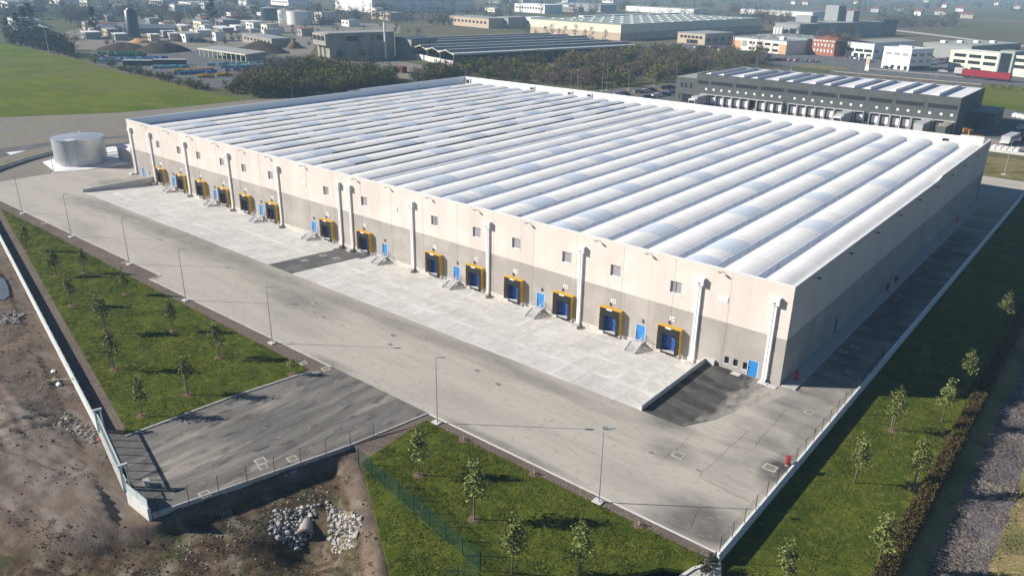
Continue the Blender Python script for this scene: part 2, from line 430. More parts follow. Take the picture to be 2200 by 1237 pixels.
# sunken loading apron, cast in slabs, falling towards the wall
APZ = -1.0
def ap_z(yy): return APZ * (yy + 15) / 15 if yy < -2.3 else APZ * 12.7 / 15 - (yy + 2.3) / 2.3 * .02
apron = struct(MB().face([(-141.3, -15, -.03), (-9.25, -15, -.03), (-9.25, 0, -1.05), (-141.3, 0, -1.05)]).build('loading_apron', 'concrete'))
def slabs(xa, xb, n):
    w = (xb - xa) / n
    for i in range(n):
        x0, x1 = xa + i * w + .012, xa + (i + 1) * w - .012
        for (ya, yb) in ((-15, -10.8), (-10.79, -6.55), (-6.54, -2.36), (-2.24, -.06)):
            b = MB()
            za, zb = ap_z(ya) + .012 * (i % 2 == 0), ap_z(yb) + .012 * (i % 2 == 0)
            b.face([(x0, ya, za), (x1, ya, za), (x1, yb, zb), (x0, yb, zb)])
            b.face([(x0, ya, za - .1), (x1, ya, za - .1), (x1, ya, za), (x0, ya, za)])
            b.build('slab', 'apron', apron)
slabs(-70.4, -9.3, 20)
slabs(-141.2, -76.5, 21)
s_ = MB()
s_.face([(-76.45, -15, .005), (-70.45, -15, .005), (-70.45, -2.3, ap_z(-2.31) + .02), (-76.45, -2.3, ap_z(-2.31) + .02)])
s_.face([(-76.9, -2.22, ap_z(-2.2) + .03), (-69.6, -2.22, ap_z(-2.2) + .03), (-69.6, -.06, -.83), (-76.9, -.06, -.83)])
struct(s_.build('asphalt_strip', 'asphalt_dark'))
struct(MB().face([(-141, -2.36, ap_z(-2.31) - .004), (-9.4, -2.36, ap_z(-2.31) - .004), (-9.4, -2.24, ap_z(-2.31) - .004), (-141, -2.24, ap_z(-2.31) - .004)]).build('drain_channel', 'lamp_metal'))

# gate road, kerbs and gravel strips
LW = lambda x: -37.3 - .2265 * (x + 121.4)          # line of the boundary wall
RD_L = [(-42.0, -30.2), G(690, 800), G(640, 806), G(500, 852), G(270, 937), (-47.6, -53.9)]
RD_R = [(-31.7, -57.2), (-27.2, -39.4), (-25.6, -30.2)]
g = MB(); g.sheet(RD_L + RD_R, .004)
struct(g.build('gate_road', 'gate_road'))
g = MB()
g.sheet([(-163, -28.4), (-84, -28.4), (-84, -30.2), (-42.0, -30.2)] + RD_L[1:] + [(x, LW(x)) for x in (-48, -100, -160)] + [(-163, -28.6)], -.02)
struct(g.build('gravel_strip', 'gravel_brown'))
def kerb(name, pts, w, z0, z1, m='kerb'):
    b = MB()
    for (p, q) in zip(pts, pts[1:]):
        p, q = Vector(p), Vector(q); d = (q - p).normalized(); nrm = Vector((-d.y, d.x)) * w / 2
        b.prism([p - nrm, q - nrm, q + nrm, p + nrm], z0, z1)
    return struct(b.build(name, m))
kerb('yard_kerb', [(-163, -28.5), (-84.1, -28.5), (-84.1, -30.3), (-41.6, -30.3)], .16, -.2, .06)
kerb('yard_kerb', [(-25.7, -30.3), (6.8, -30.3)], .16, -.2, .06, 'concrete_pale')
kerb('road_kerb', RD_L[1:-1], .22, -.2, .10, 'concrete')
kerb('road_kerb', [(-31.7, -57.0), (-27.2, -39.3), (-25.7, -30.3)], .16, -.5, .09, 'concrete')
kerb('yard_kerb', [(-163.1, 46), (-163.1, -28.5)], .2, -.2, .10, 'concrete')

LAWN_L = [(-141, -30.6), (-118, -30.8), (-86, -31.7), (-43.2, -32.4)] + [(p[0] - .25, p[1]) for p in RD_L[2:5]] + [(-47.0, -52.0), (-139.5, -30.8)]
LAWN_F = [(-25.0, -31.4), (6.4, -31.4), (6.4, -33.4), (4.4, -34.6), (2.5, -37.5), (3.5, -62), (-7, -62), (-10.9, -49.0), (-24.2, -40.6)]
LAWN_R = [(7.25, -34), (17.6, -34), (17.6, 128), (7.25, 128)]
ZL = -.8
for nm, poly, z in (('lawn', LAWN_L, .05), ('lawn', LAWN_F, .03)):
    struct(MB().prism(poly, z - .35, z).build(nm, 'lawn'))
struct(MB().prism([(7.25, -60), (17.6, -60), (17.6, 128), (7.25, 128)], ZL - .3, ZL).build('lawn', 'lawn'))
struct(MB().sheet([(-25.5, -30.35), (6.9, -30.35), (6.9, -32), (-24.6, -32), (-26.5, -37), (-27.0, -39.2)], .0).build('gravel_strip', 'gravel_brown'))
struct(MB().sheet([(-24.4, -31.5), (-26.9, -39.2), (-24.2, -40.7), (-22, -36)], .01).build('gravel_strip', 'gravel_brown'))

def tufts(name, poly, z, dens, seed, keep=None, hmax=.14):
    rs = np.random.RandomState(seed)
    xs = [p[0] for p in poly]; ys = [p[1] for p in poly]
    n = int((max(xs) - min(xs)) * (max(ys) - min(ys)) * dens)
    X, Y = rs.uniform(min(xs), max(xs), n), rs.uniform(min(ys), max(ys), n)
    k = inside(poly, X, Y) & (fbm(X * .55, Y * .55, 3) + rs.uniform(-.28, .28, n) > -.06)
    if keep is not None: k &= keep(X, Y)
    X, Y = X[k], Y[k]; n = len(X); N = n * 3
    X, Y = np.repeat(X, 3), np.repeat(Y, 3)
    a = rs.uniform(0, 2 * np.pi, N); w = rs.uniform(.02, .05, N); h = rs.uniform(.04, hmax, N); b = rs.uniform(0, 2 * np.pi, N); ln = rs.uniform(.03, .12, N)
    X += rs.normal(0, .14, N); Y += rs.normal(0, .14, N)
    V = np.empty((N, 3, 3))
    V[:, 0] = np.c_[X - np.cos(a) * w, Y - np.sin(a) * w, np.full(N, z)]
    V[:, 1] = np.c_[X + np.cos(a) * w, Y + np.sin(a) * w, np.full(N, z)]
    V[:, 2] = np.c_[X + np.cos(b) * ln, Y + np.sin(b) * ln, z + h]
    me = bpy.data.meshes.new(name)
    me.from_pydata(V.reshape(-1, 3).tolist(), [], np.arange(N * 3).reshape(-1, 3).tolist())
    me.materials.append(MATS['blade'])
    struct(link(name, me), 'stuff')
tufts('grass', LAWN_L, .05, 17, 1)
tufts('grass', LAWN_F, .03, 38, 2, lambda X, Y: Y > -50)
tufts('grass', LAWN_R, ZL, 22, 3, lambda X, Y: Y < 45)

# far green field and dry verge on the left
fld = [G(-420, 262), G(0, 252), G(260, 241.5), G(400, 229), G(530, 215), G(430, 196), G(350, 173), G(265, 158), G(155, 126), G(20, 97), G(-420, 92)]
struct(MB().sheet(fld, .03).build('grass_field', 'field_grass'))
vg = [G(-60, 372), G(0, 351), G(60, 332), G(120, 318), G(200, 309), G(285, 302)]
vgo = [G(-60, 388), G(0, 364), G(60, 344), G(120, 328), G(200, 318), G(285, 310)]
struct(MB().sheet(vg + vgo[::-1], .012).build('dry_verge', 'dry_grass'))
rdl = [G(-60, 362), G(0, 338), G(60, 322), G(120, 310), G(200, 301), G(285, 294)]
rdo = [G(-60, 338), G(0, 320), G(60, 312), G(120, 303), G(200, 296), G(285, 290)]
struct(MB().sheet(rdl + rdo[::-1], .0).build('side_road', 'road'))
struct(MB().sheet([G(13, 328), G(58, 323), G(22, 333)], .008).build('road_marking', 'sign_white'))
kb = MB()
for p, q in zip(vgo, vgo[1:]):
    p, q = Vector(p), Vector(q); d = (q - p).normalized(); nn = Vector((-d.y, d.x)) * .15
    kb.prism([p - nn, q - nn, q + nn, p + nn], -.1, .85)
tag(kb.build('low_wall', 'concrete'), 'low curved grey concrete wall beside the dry verge behind the tank', 'wall')

# dirt ground outside the wall with the sunken ditch
DITCH = [(-27.0, -39.8), (-31.9, -57.4), (-36, -61.5), (-60, -74), (-60, -120), (0, -120), (-9.0, -52), (-11.0, -49.2), (-24.4, -40.9)]
DW = [1.7, 3.5, 6, 3, 3, 3, 3, 2.6, 2.2]
SITE = [(-163, -28.4), (-84, -28.4), (-84, -30.2), (7, -30.2), (7, -62), (-7, -62), (-10.9, -49.0), (-24.2, -40.6), (-27.2, -39.4), (-31.7, -57.2)] + [(x, LW(x)) for x in (-46, -100, -163)]
st = .29
gx, gy = np.arange(-152, -5, st), np.arange(-108, -32, st)
X, Y = np.meshgrid(gx, gy)
ind = inside(DITCH, X, Y)
dep = np.ones(X.shape)
for i, w in enumerate(DW):
    dep = dep * sstep(0, w, segdist(DITCH[i], DITCH[(i + 1) % len(DITCH)], X, Y) + .25 * fbm(X * .8, Y * .8, 3))
H = -.30 + .5 * fbm(X * .16, Y * .16, 4) + .26 * fbm(X * .7 + 9, Y * .7, 4) - .2 * np.abs(fbm(X * .35 + 40, Y * .35, 4))
trk = np.sin((Y + .35 * X + 1.2 * np.sin(X * .13)) * 2.4) * .05 * sstep(.0, .12, fbm(X * .1, Y * .1, 2) + .04)
H = H + trk * .5
for tr_ in ([(-60, -75), (-48, -66), (-38, -65), (-28, -60), (-22, -55)], [(-70, -70), (-58, -63), (-48, -58), (-41, -56)], [(-75, -66), (-60, -60), (-50, -56.5), (-42, -55.6)], [(-95, -60), (-80, -58), (-66, -58), (-52, -60), (-44, -58)], [(-52, -78), (-42, -70), (-34, -68), (-24, -63), (-14, -58)], [(-120, -50), (-100, -55), (-84, -54), (-70, -60)], [(-64, -80), (-56, -66), (-54, -56)]):
    dd = np.min([segdist(a, b_, X + .8 * fbm(X * .25, Y * .25, 2), Y) for a, b_ in zip(tr_, tr_[1:])], 0)
    H = H - .13 * np.exp(-((dd - 1.0) / .30) ** 2) + .07 * np.exp(-((dd - 1.55) / .25) ** 2) + .05 * np.exp(-(dd / .4) ** 2)
cul = np.exp(-(((X + 20.8) / 3.3) ** 2 + ((Y + 49.3) / 3.1) ** 2))
H = np.where(ind, H * (1 - dep * .3) - 1.3 * dep - 2.3 * cul * dep, H)
md = np.exp(-(((X + 36.5) / 3.4) ** 2 + ((Y + 60.0) / 3.0) ** 2)) * .45 + np.exp(-(((X + 58) / 5) ** 2 + ((Y + 58) / 2.4) ** 2)) * .8
H = H + md * ~inside(SITE, X, Y)
H = np.where(inside(SITE, X, Y), -.45, np.minimum(H, .9))
nearwall = np.abs(Y - LW(X)) < 2.2
H = np.where(nearwall & ~inside(SITE, X, Y), np.minimum(H, -.45), H)
def dirt_z(x, y):
    i = int(np.clip(round((y - gy[0]) / st), 0, len(gy) - 1)); j = int(np.clip(round((x - gx[0]) / st), 0, len(gx) - 1))
    return float(H[i, j])
ny, nx = X.shape
me = bpy.data.meshes.new('dirt_ground')
idx = np.arange(ny * nx).reshape(ny, nx)
me.from_pydata(np.c_[X.ravel(), Y.ravel(), H.ravel()].tolist(), [], np.stack([idx[:-1, :-1], idx[:-1, 1:], idx[1:, 1:], idx[1:, :-1]], -1).reshape(-1, 4).tolist())
me.polygons.foreach_set('use_smooth', [True] * len(me.polygons))
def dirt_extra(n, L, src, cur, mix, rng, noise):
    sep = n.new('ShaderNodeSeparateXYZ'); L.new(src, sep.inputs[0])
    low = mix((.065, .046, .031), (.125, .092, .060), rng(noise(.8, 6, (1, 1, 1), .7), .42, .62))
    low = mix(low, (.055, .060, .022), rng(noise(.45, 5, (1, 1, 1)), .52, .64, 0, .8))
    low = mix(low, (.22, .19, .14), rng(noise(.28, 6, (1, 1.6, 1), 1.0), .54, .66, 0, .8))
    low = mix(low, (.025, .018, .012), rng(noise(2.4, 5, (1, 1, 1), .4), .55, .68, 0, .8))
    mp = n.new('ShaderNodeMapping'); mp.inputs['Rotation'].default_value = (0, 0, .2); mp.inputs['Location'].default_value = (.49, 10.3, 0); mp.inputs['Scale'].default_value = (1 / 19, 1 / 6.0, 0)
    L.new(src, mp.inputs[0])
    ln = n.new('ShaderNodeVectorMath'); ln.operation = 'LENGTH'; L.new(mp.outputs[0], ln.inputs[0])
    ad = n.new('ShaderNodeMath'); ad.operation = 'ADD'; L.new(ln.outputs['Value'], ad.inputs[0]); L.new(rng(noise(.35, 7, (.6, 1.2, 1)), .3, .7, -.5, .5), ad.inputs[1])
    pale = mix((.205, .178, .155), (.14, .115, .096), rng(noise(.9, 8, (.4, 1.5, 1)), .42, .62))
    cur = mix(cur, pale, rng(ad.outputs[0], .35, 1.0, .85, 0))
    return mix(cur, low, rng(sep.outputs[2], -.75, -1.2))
struct(MB().sheet([(-9.04, -15.02), (-9.04, -.02), (.3, -.02), (1.4, -1.2), (.6, -4.2), (-1.0, -7), (-2.2, -11.5), (-3.4, -13.6), (-4.2, -15.1)], .004).build('asphalt_patch', 'asphalt_swirl'))
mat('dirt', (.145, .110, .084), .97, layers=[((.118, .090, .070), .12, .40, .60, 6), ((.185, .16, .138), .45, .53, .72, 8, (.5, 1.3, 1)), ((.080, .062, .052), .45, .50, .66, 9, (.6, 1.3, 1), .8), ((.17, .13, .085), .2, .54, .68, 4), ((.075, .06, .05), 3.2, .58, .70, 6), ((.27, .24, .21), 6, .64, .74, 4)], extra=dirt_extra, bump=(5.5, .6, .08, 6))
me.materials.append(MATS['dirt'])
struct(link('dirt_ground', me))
mat('clod', (.15, .122, .10), .97, island=.55)
rs_ = np.random.RandomState(90); nC = 9000
cx_, cy_ = rs_.uniform(-125, -8, nC * 2), rs_.uniform(-80, -38, nC * 2)
kk = ~inside(SITE, cx_, cy_) & (fbm(cx_ * .3, cy_ * .3, 3) + rs_.uniform(-.2, .2, nC * 2) > 0)
cx_, cy_ = cx_[kk][:nC], cy_[kk][:nC]; nC = len(cx_)
cz_ = np.array([dirt_z(a, b_) for a, b_ in zip(cx_, cy_)])
sz_ = .035 + .11 * rs_.rand(nC) ** 3
off = np.array([(1, 0, 0), (0, 1, 0), (-1, 0, 0), (0, -1, 0), (0, 0, 1), (0, 0, -1)], float)
V_ = np.c_[cx_, cy_, cz_ + sz_ * .25][:, None, :] + (off[None] + rs_.uniform(-.35, .35, (nC, 6, 3))) * sz_[:, None, None] * np.array([1, 1, .7])
F_ = np.array([(0, 1, 4), (1, 2, 4), (2, 3, 4), (3, 0, 4), (1, 0, 5), (2, 1, 5), (3, 2, 5), (0, 3, 5)])
mc = bpy.data.meshes.new('clods'); mc.from_pydata(V_.reshape(-1, 3).tolist(), [], (F_[None] + 6 * np.arange(nC)[:, None, None]).reshape(-1, 3).tolist()); mc.materials.append(MATS['clod'])
struct(link('clods', mc), 'stuff')
pd = [G(-12, 590, -.02), G(8, 596, -.02), G(16, 612, -.02), G(20, 632, -.02), G(8, 642, -.02), G(-14, 640, -.02)]
struct(MB().sheet(pd, -.16).build('puddle', 'puddle'))

# right-hand side: canal and dry bank behind the hedge
xs = [17.6, 19.0, 20.2, 21.2, 22.8, 24.0, 26.0, 29, 40, 62]
zs = [ZL, ZL - .1, -1.3, -1.45, -1.45, -1.35, -.9, -.5, -.1, 0]
b = MB()
ys = np.arange(-62, 129, 1.0)
for k in range(len(xs) - 1):
    for a0, a1 in zip(ys, ys[1:]):
        f = lambda i, yy: (xs[i] + 1.3 * float(fbm(yy * .33, i * 3.7, 4)) * (2 <= i <= 6), yy, zs[i] + .5 * float(fbm(xs[i] * 1.3, yy * .9, 2)) * (2 <= i <= 7))
        b.face([f(k, a0), f(k + 1, a0), f(k + 1, a1), f(k, a1)], 0 if k in (2, 3, 4) else 1)
struct(b.build('canal_bed', ['canal_bed', 'dry_grass'], smooth=True))
# ------------------------------------------------------------------ the warehouse
BL, BD, BH, TONE = 149.75, 110.0, 12.0, 5.7
wh = thing('warehouse', 'long cream and grey warehouse with white vaulted roof and row of yellow loading docks', 'warehouse')
DOCKS = [(24, -14.0), (23, -22.5), (22, -30.07), (21, -38.69), (20, -46.05), (19, -54.52), (18, -70.6), (17, -80.39), (16, -96.34), (15, -104.86), (14, -112.36), (13, -120.83), (12, -128.38), (11, -136.78)]
STAIRS = [(-18.25, 'between docks 23 and 24'), (-34.2, 'between docks 21 and 22'), (-50.1, 'between docks 19 and 20'), (-66.1, 'to the right of dock 18'), (-84.55, 'to the left of dock 17'), (-100.45, 'between docks 15 and 16'), (-116.3, 'between docks 13 and 14'), (-132.3, 'between docks 11 and 12')]
OPEN = []                                             # openings in the dock face: x0, x1, z0, z1
for _, x in DOCKS:
    OPEN += [(x - .75, x + .75, 7.5, 9.0), (x - 1.2, x + 1.2, -.1, 2.75)]
for x, _ in STAIRS: OPEN.append((x - .68, x + .68, 0, 2.08))
OPEN += [(-3.98, -2.72, 0, 2.05), (-146.0, -144.8, 0, 2.05)]
SMALL = [(-6.85, -6.3), (-5.75, -5.2), (-4.55, -4.02), (-142.7, -142.3)]
OPEN += [(a, b_, .62, 1.5) for a, b_ in SMALL]
GRILL = [(-7.9, .62, .36), (-63.3, .6, .33), (-86.5, .6, .33), (-141.6, .5, .33)]

def wall_piece(b, u0, u1, z0, z1, opens, P, depth=.25):
    """panel face split round its openings; P(u, d, z) gives a point, d = depth behind the face"""
    o = [(max(u0, a), min(u1, c), max(z0, e), min(z1, f)) for a, c, e, f in opens if a < u1 and c > u0 and e < z1 and f > z0]
    us = sorted({u0, u1, *[q for t in o for q in t[:2]]})
    zs = sorted({z0, z1, *[q for t in o for q in t[2:]], *([TONE] if z0 < TONE < z1 else [])})
    for a, c in zip(us, us[1:]):
        for e, f in zip(zs, zs[1:]):
            mu, mz = (a + c) / 2, (e + f) / 2
            if any(t[0] < mu < t[1] and t[2] < mz < t[3] for t in o): continue
            b.face([P(a, 0, e), P(c, 0, e), P(c, 0, f), P(a, 0, f)], 1 if mz < TONE else 0)
    for a, c, e, f in o:
        i = 1 if f < TONE else 0
        if a > u0: b.face([P(a, 0, e), P(a, 0, f), P(a, depth, f), P(a, depth, e)], i)
        if c < u1: b.face([P(c, 0, f), P(c, 0, e), P(c, depth, e), P(c, depth, f)], i)
        b.face([P(a, 0, f), P(c, 0, f), P(c, depth, f), P(a, depth, f)], i)
        b.face([P(a, 0, e), P(a, depth, e), P(c, depth, e), P(c, 0, e)], i)
    for u in (u0, u1):                                # joint cheeks
        b.face([P(u, 0, z0), P(u, 0, z1), P(u, .09, z1), P(u, .09, z0)], 0)
NP = 63
pw = BL / NP
for i in range(NP):
    b = MB()
    d = .008 * ((i * 7) % 3 - 1)
    wall_piece(b, -(i + 1) * pw + .006, -i * pw - .006, -.08, BH, OPEN, lambda u, dd, z, d=d: (u, dd + d, z))
    b.build('wall_panel', ['wall_upper', 'wall_lower'], wh)
RO = [(17.8, 19.0, .15, 2.2), (87.7, 88.9, .15, 2.2), (107.5, 109.2, .2, 3.2), (102, 103.2, 3.2, 4.6), (105, 106.2, 3.2, 4.6)]
for i in range(46):
    b = MB()
    y0, y1 = i * BD / 46 + .006, (i + 1) * BD / 46 - .006
    top = BH if y1 < 65 else (BH + .42 if y0 > 66.5 else BH + .2)
    wall_piece(b, y0, y1, -.08, top, RO, lambda u, dd, z, d=.008 * ((i * 5) % 3 - 1): (-dd - d, u, z))
    b.build('wall_panel', ['wall_upper', 'wall_lower'], wh)
for i in range(23):                                    # back and left walls
    b = MB(); a0, a1 = -(i + 1) * BL / 23 + .01, -i * BL / 23 - .01
    b.face([(a0, BD, -.1), (a0, BD, BH + .4), (a1, BD, BH + .4), (a1, BD, -.1)]); b.build('wall_panel', 'wall_upper', wh)
    b = MB(); a0, a1 = i * BD / 23 + .01, (i + 1) * BD / 23 - .01
    t = BH if a1 < 66 else BH + .42
    b.face([(-BL, a0, -.1), (-BL, a0, t), (-BL, a1, t), (-BL, a1, -.1)]); b.build('wall_panel', 'wall_upper', wh)
# backing behind the joints, plinth, parapet
core = MB()
wall_piece(core, -BL + .1, -.1, -.1, BH - .15, OPEN, lambda u, dd, z: (u, .10 + dd * .1, z), .15)
wall_piece(core, .1, BD - .1, -.1, BH - .15, RO, lambda u, dd, z: (-.10 - dd * .1, u, z), .15)
core.build('wall_core', ['wall_upper', 'wall_lower'], wh)
pl = MB(); pl.box(-141.2, -9.35, -.05, .12, -1.15, -.085); pl.build('plinth', 'plinth', wh)
pp = MB()
pp.box(-BL - .02, .02, -.02, .26, BH, BH + .07)
pp.box(-.26, .02, .265, 65.0, BH, BH + .07); pp.box(-.26, .02, 66.7, BD + .02, BH + .42, BH + .49)
pp.face([(-.26, 65, BH + .07), (.02, 65, BH + .07), (.02, 66.7, BH + .49), (-.26, 66.7, BH + .49)])
pp.face([(.0, 65, BH), (.0, 66.7, BH), (.0, 66.7, BH + .48), (.0, 65, BH + .06)])
pp.box(-BL - .02, -BL + .26, .265, 65.0, BH, BH + .07); pp.box(-BL - .02, -BL + .26, 66.7, BD + .02, BH + .42, BH + .49)
pp.face([(-BL, 65, BH + .07), (-BL + .26, 65, BH + .07), (-BL + .26, 66.7, BH + .49), (-BL, 66.7, BH + .49)])
pp.box(-BL + .27, -.27, BD - .26, BD + .02, BH + .42, BH + .49)
pp.build('parapet_cap', 'cap_white', wh)
ip = MB()
DZ = 10.55
ip.face([(-BL + .25, .25, DZ), (-.25, .25, DZ), (-.25, .25, BH), (-BL + .25, .25, BH)])
for xx in (-BL + .25, -.25):
    ip.face([(xx, .25, DZ), (xx, 65, DZ), (xx, 65, BH), (xx, .25, BH)])
    ip.face([(xx, 65, DZ), (xx, BD - .25, DZ), (xx, BD - .25, BH + .42), (xx, 66.7, BH + .42), (xx, 65, BH)])
ip.face([(-BL + .25, BD - .25, DZ), (-.25, BD - .25, DZ), (-.25, BD - .25, BH + .42), (-BL + .25, BD - .25, BH + .42)])
ip.build('parapet_lining', 'cap_white', wh)
MB().face([(-BL + .2, .2, DZ), (-.2, .2, DZ), (-.2, BD - .2, DZ), (-BL + .2, BD - .2, DZ)]).build('roof_deck', 'roof_deck', wh)

# vaults: crown arc, upstand and gutter, with ribbed skylights
Y0, Y1 = .5, 105.6
def arc(w, rise, n=9): return [(-w / 2 + w * k / n, rise * (1 - (2 * k / n - 1) ** 2)) for k in range(n + 1)]
rv = random.Random(3)
vx = [-2.45] + [-7.08 - 5.07 * k for k in range(12)] + [-67.6, -73.9] + [-78.6 - 5.1 * k for k in range(13)]
ww = [3.1] + [3.95] * 12 + [3.8, 4.0] + [4.0] * 13
SPR = 11.45
for iv, (x, w) in enumerate(zip(vx, ww)):
    prof = arc(w, .35)
    b = MB()
    cuts = [Y0]
    while cuts[-1] < Y1 - 9: cuts.append(cuts[-1] + rv.choice((5.0, 5.0, 6.5, 8.0)))
    cuts.append(Y1)
    for a0, a1 in zip(cuts, cuts[1:]):
        mi = rv.choice((0, 0, 1)); base = len(b.v); n = len(prof)
        for yy in (a0 + .03, a1 - .03):
            b.v += [(x + p[0], yy, SPR + p[1] + rv.uniform(-.006, .006)) for p in prof]
        for k in range(n - 1):
            b.f.append((base + k, base + k + 1, base + n + k + 1, base + n + k)); b.m.append(mi)
    for a0 in cuts[1:-1]:
        base = len(b.v); n = len(prof)
        for yy in (a0 - .05, a0 + .05): b.v += [(x + p[0], yy, SPR + p[1] - .02) for p in prof]
        for k in range(n - 1):
            b.f.append((base + k, base + k + 1, base + n + k + 1, base + n + k)); b.m.append(2)
    for sgn in (-1, 1):                                # upstands with a small drip edge
        e = x + sgn * w / 2
        b.box(min(e, e + sgn * .07), max(e, e + sgn * .07), Y0, Y1, SPR - .09, SPR + .05, 3)
        b.face([(e + sgn * .02, Y0, SPR - .08), (e + sgn * .02, Y1, SPR - .08), (e + sgn * .16, Y1, DZ), (e + sgn * .16, Y0, DZ)], 3)
    for yy in (Y0 + .02, Y1 - .02): b.face([(x + p[0], yy, SPR + p[1]) for p in prof] + [(x + w / 2, yy, DZ), (x - w / 2, yy, DZ)], 0)
    vo = b.build('roof_vault', ['vault_white', 'vault_white_b', 'vault_seam', 'gutter'], wh, smooth=False)
    rows = [(9.4, 41, 73.0), (25.6, 57.4, 89.8)][iv % 2]
    if iv in (0, 5, 14): rows = ()
    if iv in (2, 6, 10): rows = rows + (1.9,)
    if iv in (1, 11, 16, 20): rows = rows + (90.3,)
    if iv in (17, 21, 24): rows = rows + (99.0,)
    for yc in rows:
        s = MB(); ln = 2.45 if yc > 4 else 1.6; n = len(prof)
        nr = 6
        for k in range(nr):
            a0, a1 = yc - ln + k * 2 * ln / nr, yc - ln + (k + 1) * 2 * ln / nr
            base = len(s.v)
            for yy, up in ((a0 + .04, .035), ((a0 + a1) / 2, .075), (a1 - .04, .035)): s.v += [(x + p[0] * .985, yy, SPR + p[1] + up) for p in prof]
            for j in range(2):
                for q in range(n - 1): s.f.append((base + j * n + q, base + j * n + q + 1, base + (j + 1) * n + q + 1, base + (j + 1) * n + q)); s.m.append(0)
            for yy in ((a0,) if k else (a0, yc + ln)):
                base = len(s.v)
                for t in (-.05, .05): s.v += [(x + p[0] * .99, yy + t, SPR + p[1] + .05) for p in prof]
                for q in range(n - 1): s.f.append((base + q, base + q + 1, base + n + q + 1, base + n + q)); s.m.append(1)
        s.build('skylight', ['skylight', 'skylight_rib'], vo)
    if iv >= 15:                                       # dark strips at random stretches along the right edges of the far vaults
        yy = rv.uniform(2, 16)
        while yy < 100:
            ln = rv.uniform(9, 26); e = x + w / 2
            q = MB(); q.box(e + .075, e + .36, yy, min(yy + ln, Y1 - 1), SPR - .30, SPR + .07)
            q.build('gutter_strip', 'dark_strip', vo)
            yy += ln + rv.uniform(3, 15)
MB().box(-71.15, -70.75, Y0, Y1, DZ + .01, SPR - .12).build('joint_cover', 'cap_white', wh)
for i, (px, py) in enumerate(((-106, 107.2), (-99.5, 107.6), (-120, 107.5), (-146, 107.8), (-8, 107.6))):
    b = MB(); b.box(px - .8, px + .8, py - .5, py + .5, DZ + .15, DZ + 1.75); b.box(px - .62, px + .62, py - .53, py - .5, DZ + .35, DZ + 1.5, 1)
    for q in (-.7, .7): b.box(px + q - .06, px + q + .06, py - .5, py + .5, DZ, DZ + .15)
    b.build('roof_unit', ['white_metal', 'rubber'], wh)
b = MB(); b.box(-5.6, -1.2, 108.1, 109.6, DZ, BH + .9); b.build('roof_access', 'cap_white', wh)

# windows, doors, grilles
for n_, x in DOCKS:
    w_ = MB(); w_.box(x - .75, x + .75, .20, .26, 7.5, 9.0)
    wo = w_.build('window', 'window_pane', wh)
    fr = MB(); fr.box(x - .75, x + .75, .14, .19, 7.5, 7.56); fr.box(x - .75, x + .75, .14, .19, 8.94, 9.0); fr.box(x - .75, x - .69, .14, .19, 7.56, 8.94); fr.box(x + .69, x + .75, .14, .19, 7.56, 8.94)
    fr.build('window_frame', 'white_metal', wo)
    MB().box(x - .82, x + .82, -.06, .13, 7.42, 7.498).build('sill', 'cap_white', wo)
for a, c in SMALL:
    wo = MB().box(a, c, .16, .2, .62, 1.5).build('window', 'dark_glass', wh)
    MB().box(a - .04, c + .04, -.04, .12, .56, .618).build('sill', 'cap_white', wo)
def blue_door(x0, x1, z0, z1, hinge=1):
    do = MB().box(x0 + .05, x1 - .05, .06, .11, z0 + .02, z1 - .05).build('door', 'door_light_blue', wh)
    f = MB(); f.box(x0, x0 + .05, .0, .13, z0, z1); f.box(x1 - .05, x1, .0, .13, z0, z1); f.box(x0 + .05, x1 - .05, .0, .13, z1 - .05, z1)
    f.build('door_frame', 'white_metal', do)
    hx = x0 + .14 if hinge > 0 else x1 - .14
    MB().box(hx - .06, hx + .06, .02, .058, z0 + .95, z0 + 1.08).build('handle', 'rubber', do)
for x, _ in STAIRS:
    blue_door(x - .68, x + .68, 0, 2.08)
    MB().box(x - .22, x + .22, -.2, -.02, 2.55, 2.95).build('door_lamp', 'lamp_metal', wh)
blue_door(-3.98, -2.72, 0, 2.05); blue_door(-146.0, -144.8, 0, 2.05)
for y0, y1, z0, z1 in RO[:3]:
    MB().box(-.12, -.07, y0 + .03, y1 - .03, z0, z1 - .03).build('door', 'door_blue', wh)
for y0, y1, z0, z1 in RO[3:]:
    MB().box(-.2, -.15, y0, y1, z0, z1).build('window', 'dark_glass', wh)
for i, (x, w, h) in enumerate(GRILL):
    q = MB(); q.box(x - w, x + w, -.05, -.012, 8.1, 8.1 + 2 * h)
    go = q.build('grille', 'skylight' if i == 0 else 'cap_white', wh)
    q = MB()
    for k in range(6): q.box(x - w + .04, x + w - .04, -.075, -.052, 8.14 + k * h / 3.1, 8.14 + k * h / 3.1 + .07)
    q.build('slat', 'skylight' if i == 0 else 'white_metal', go)

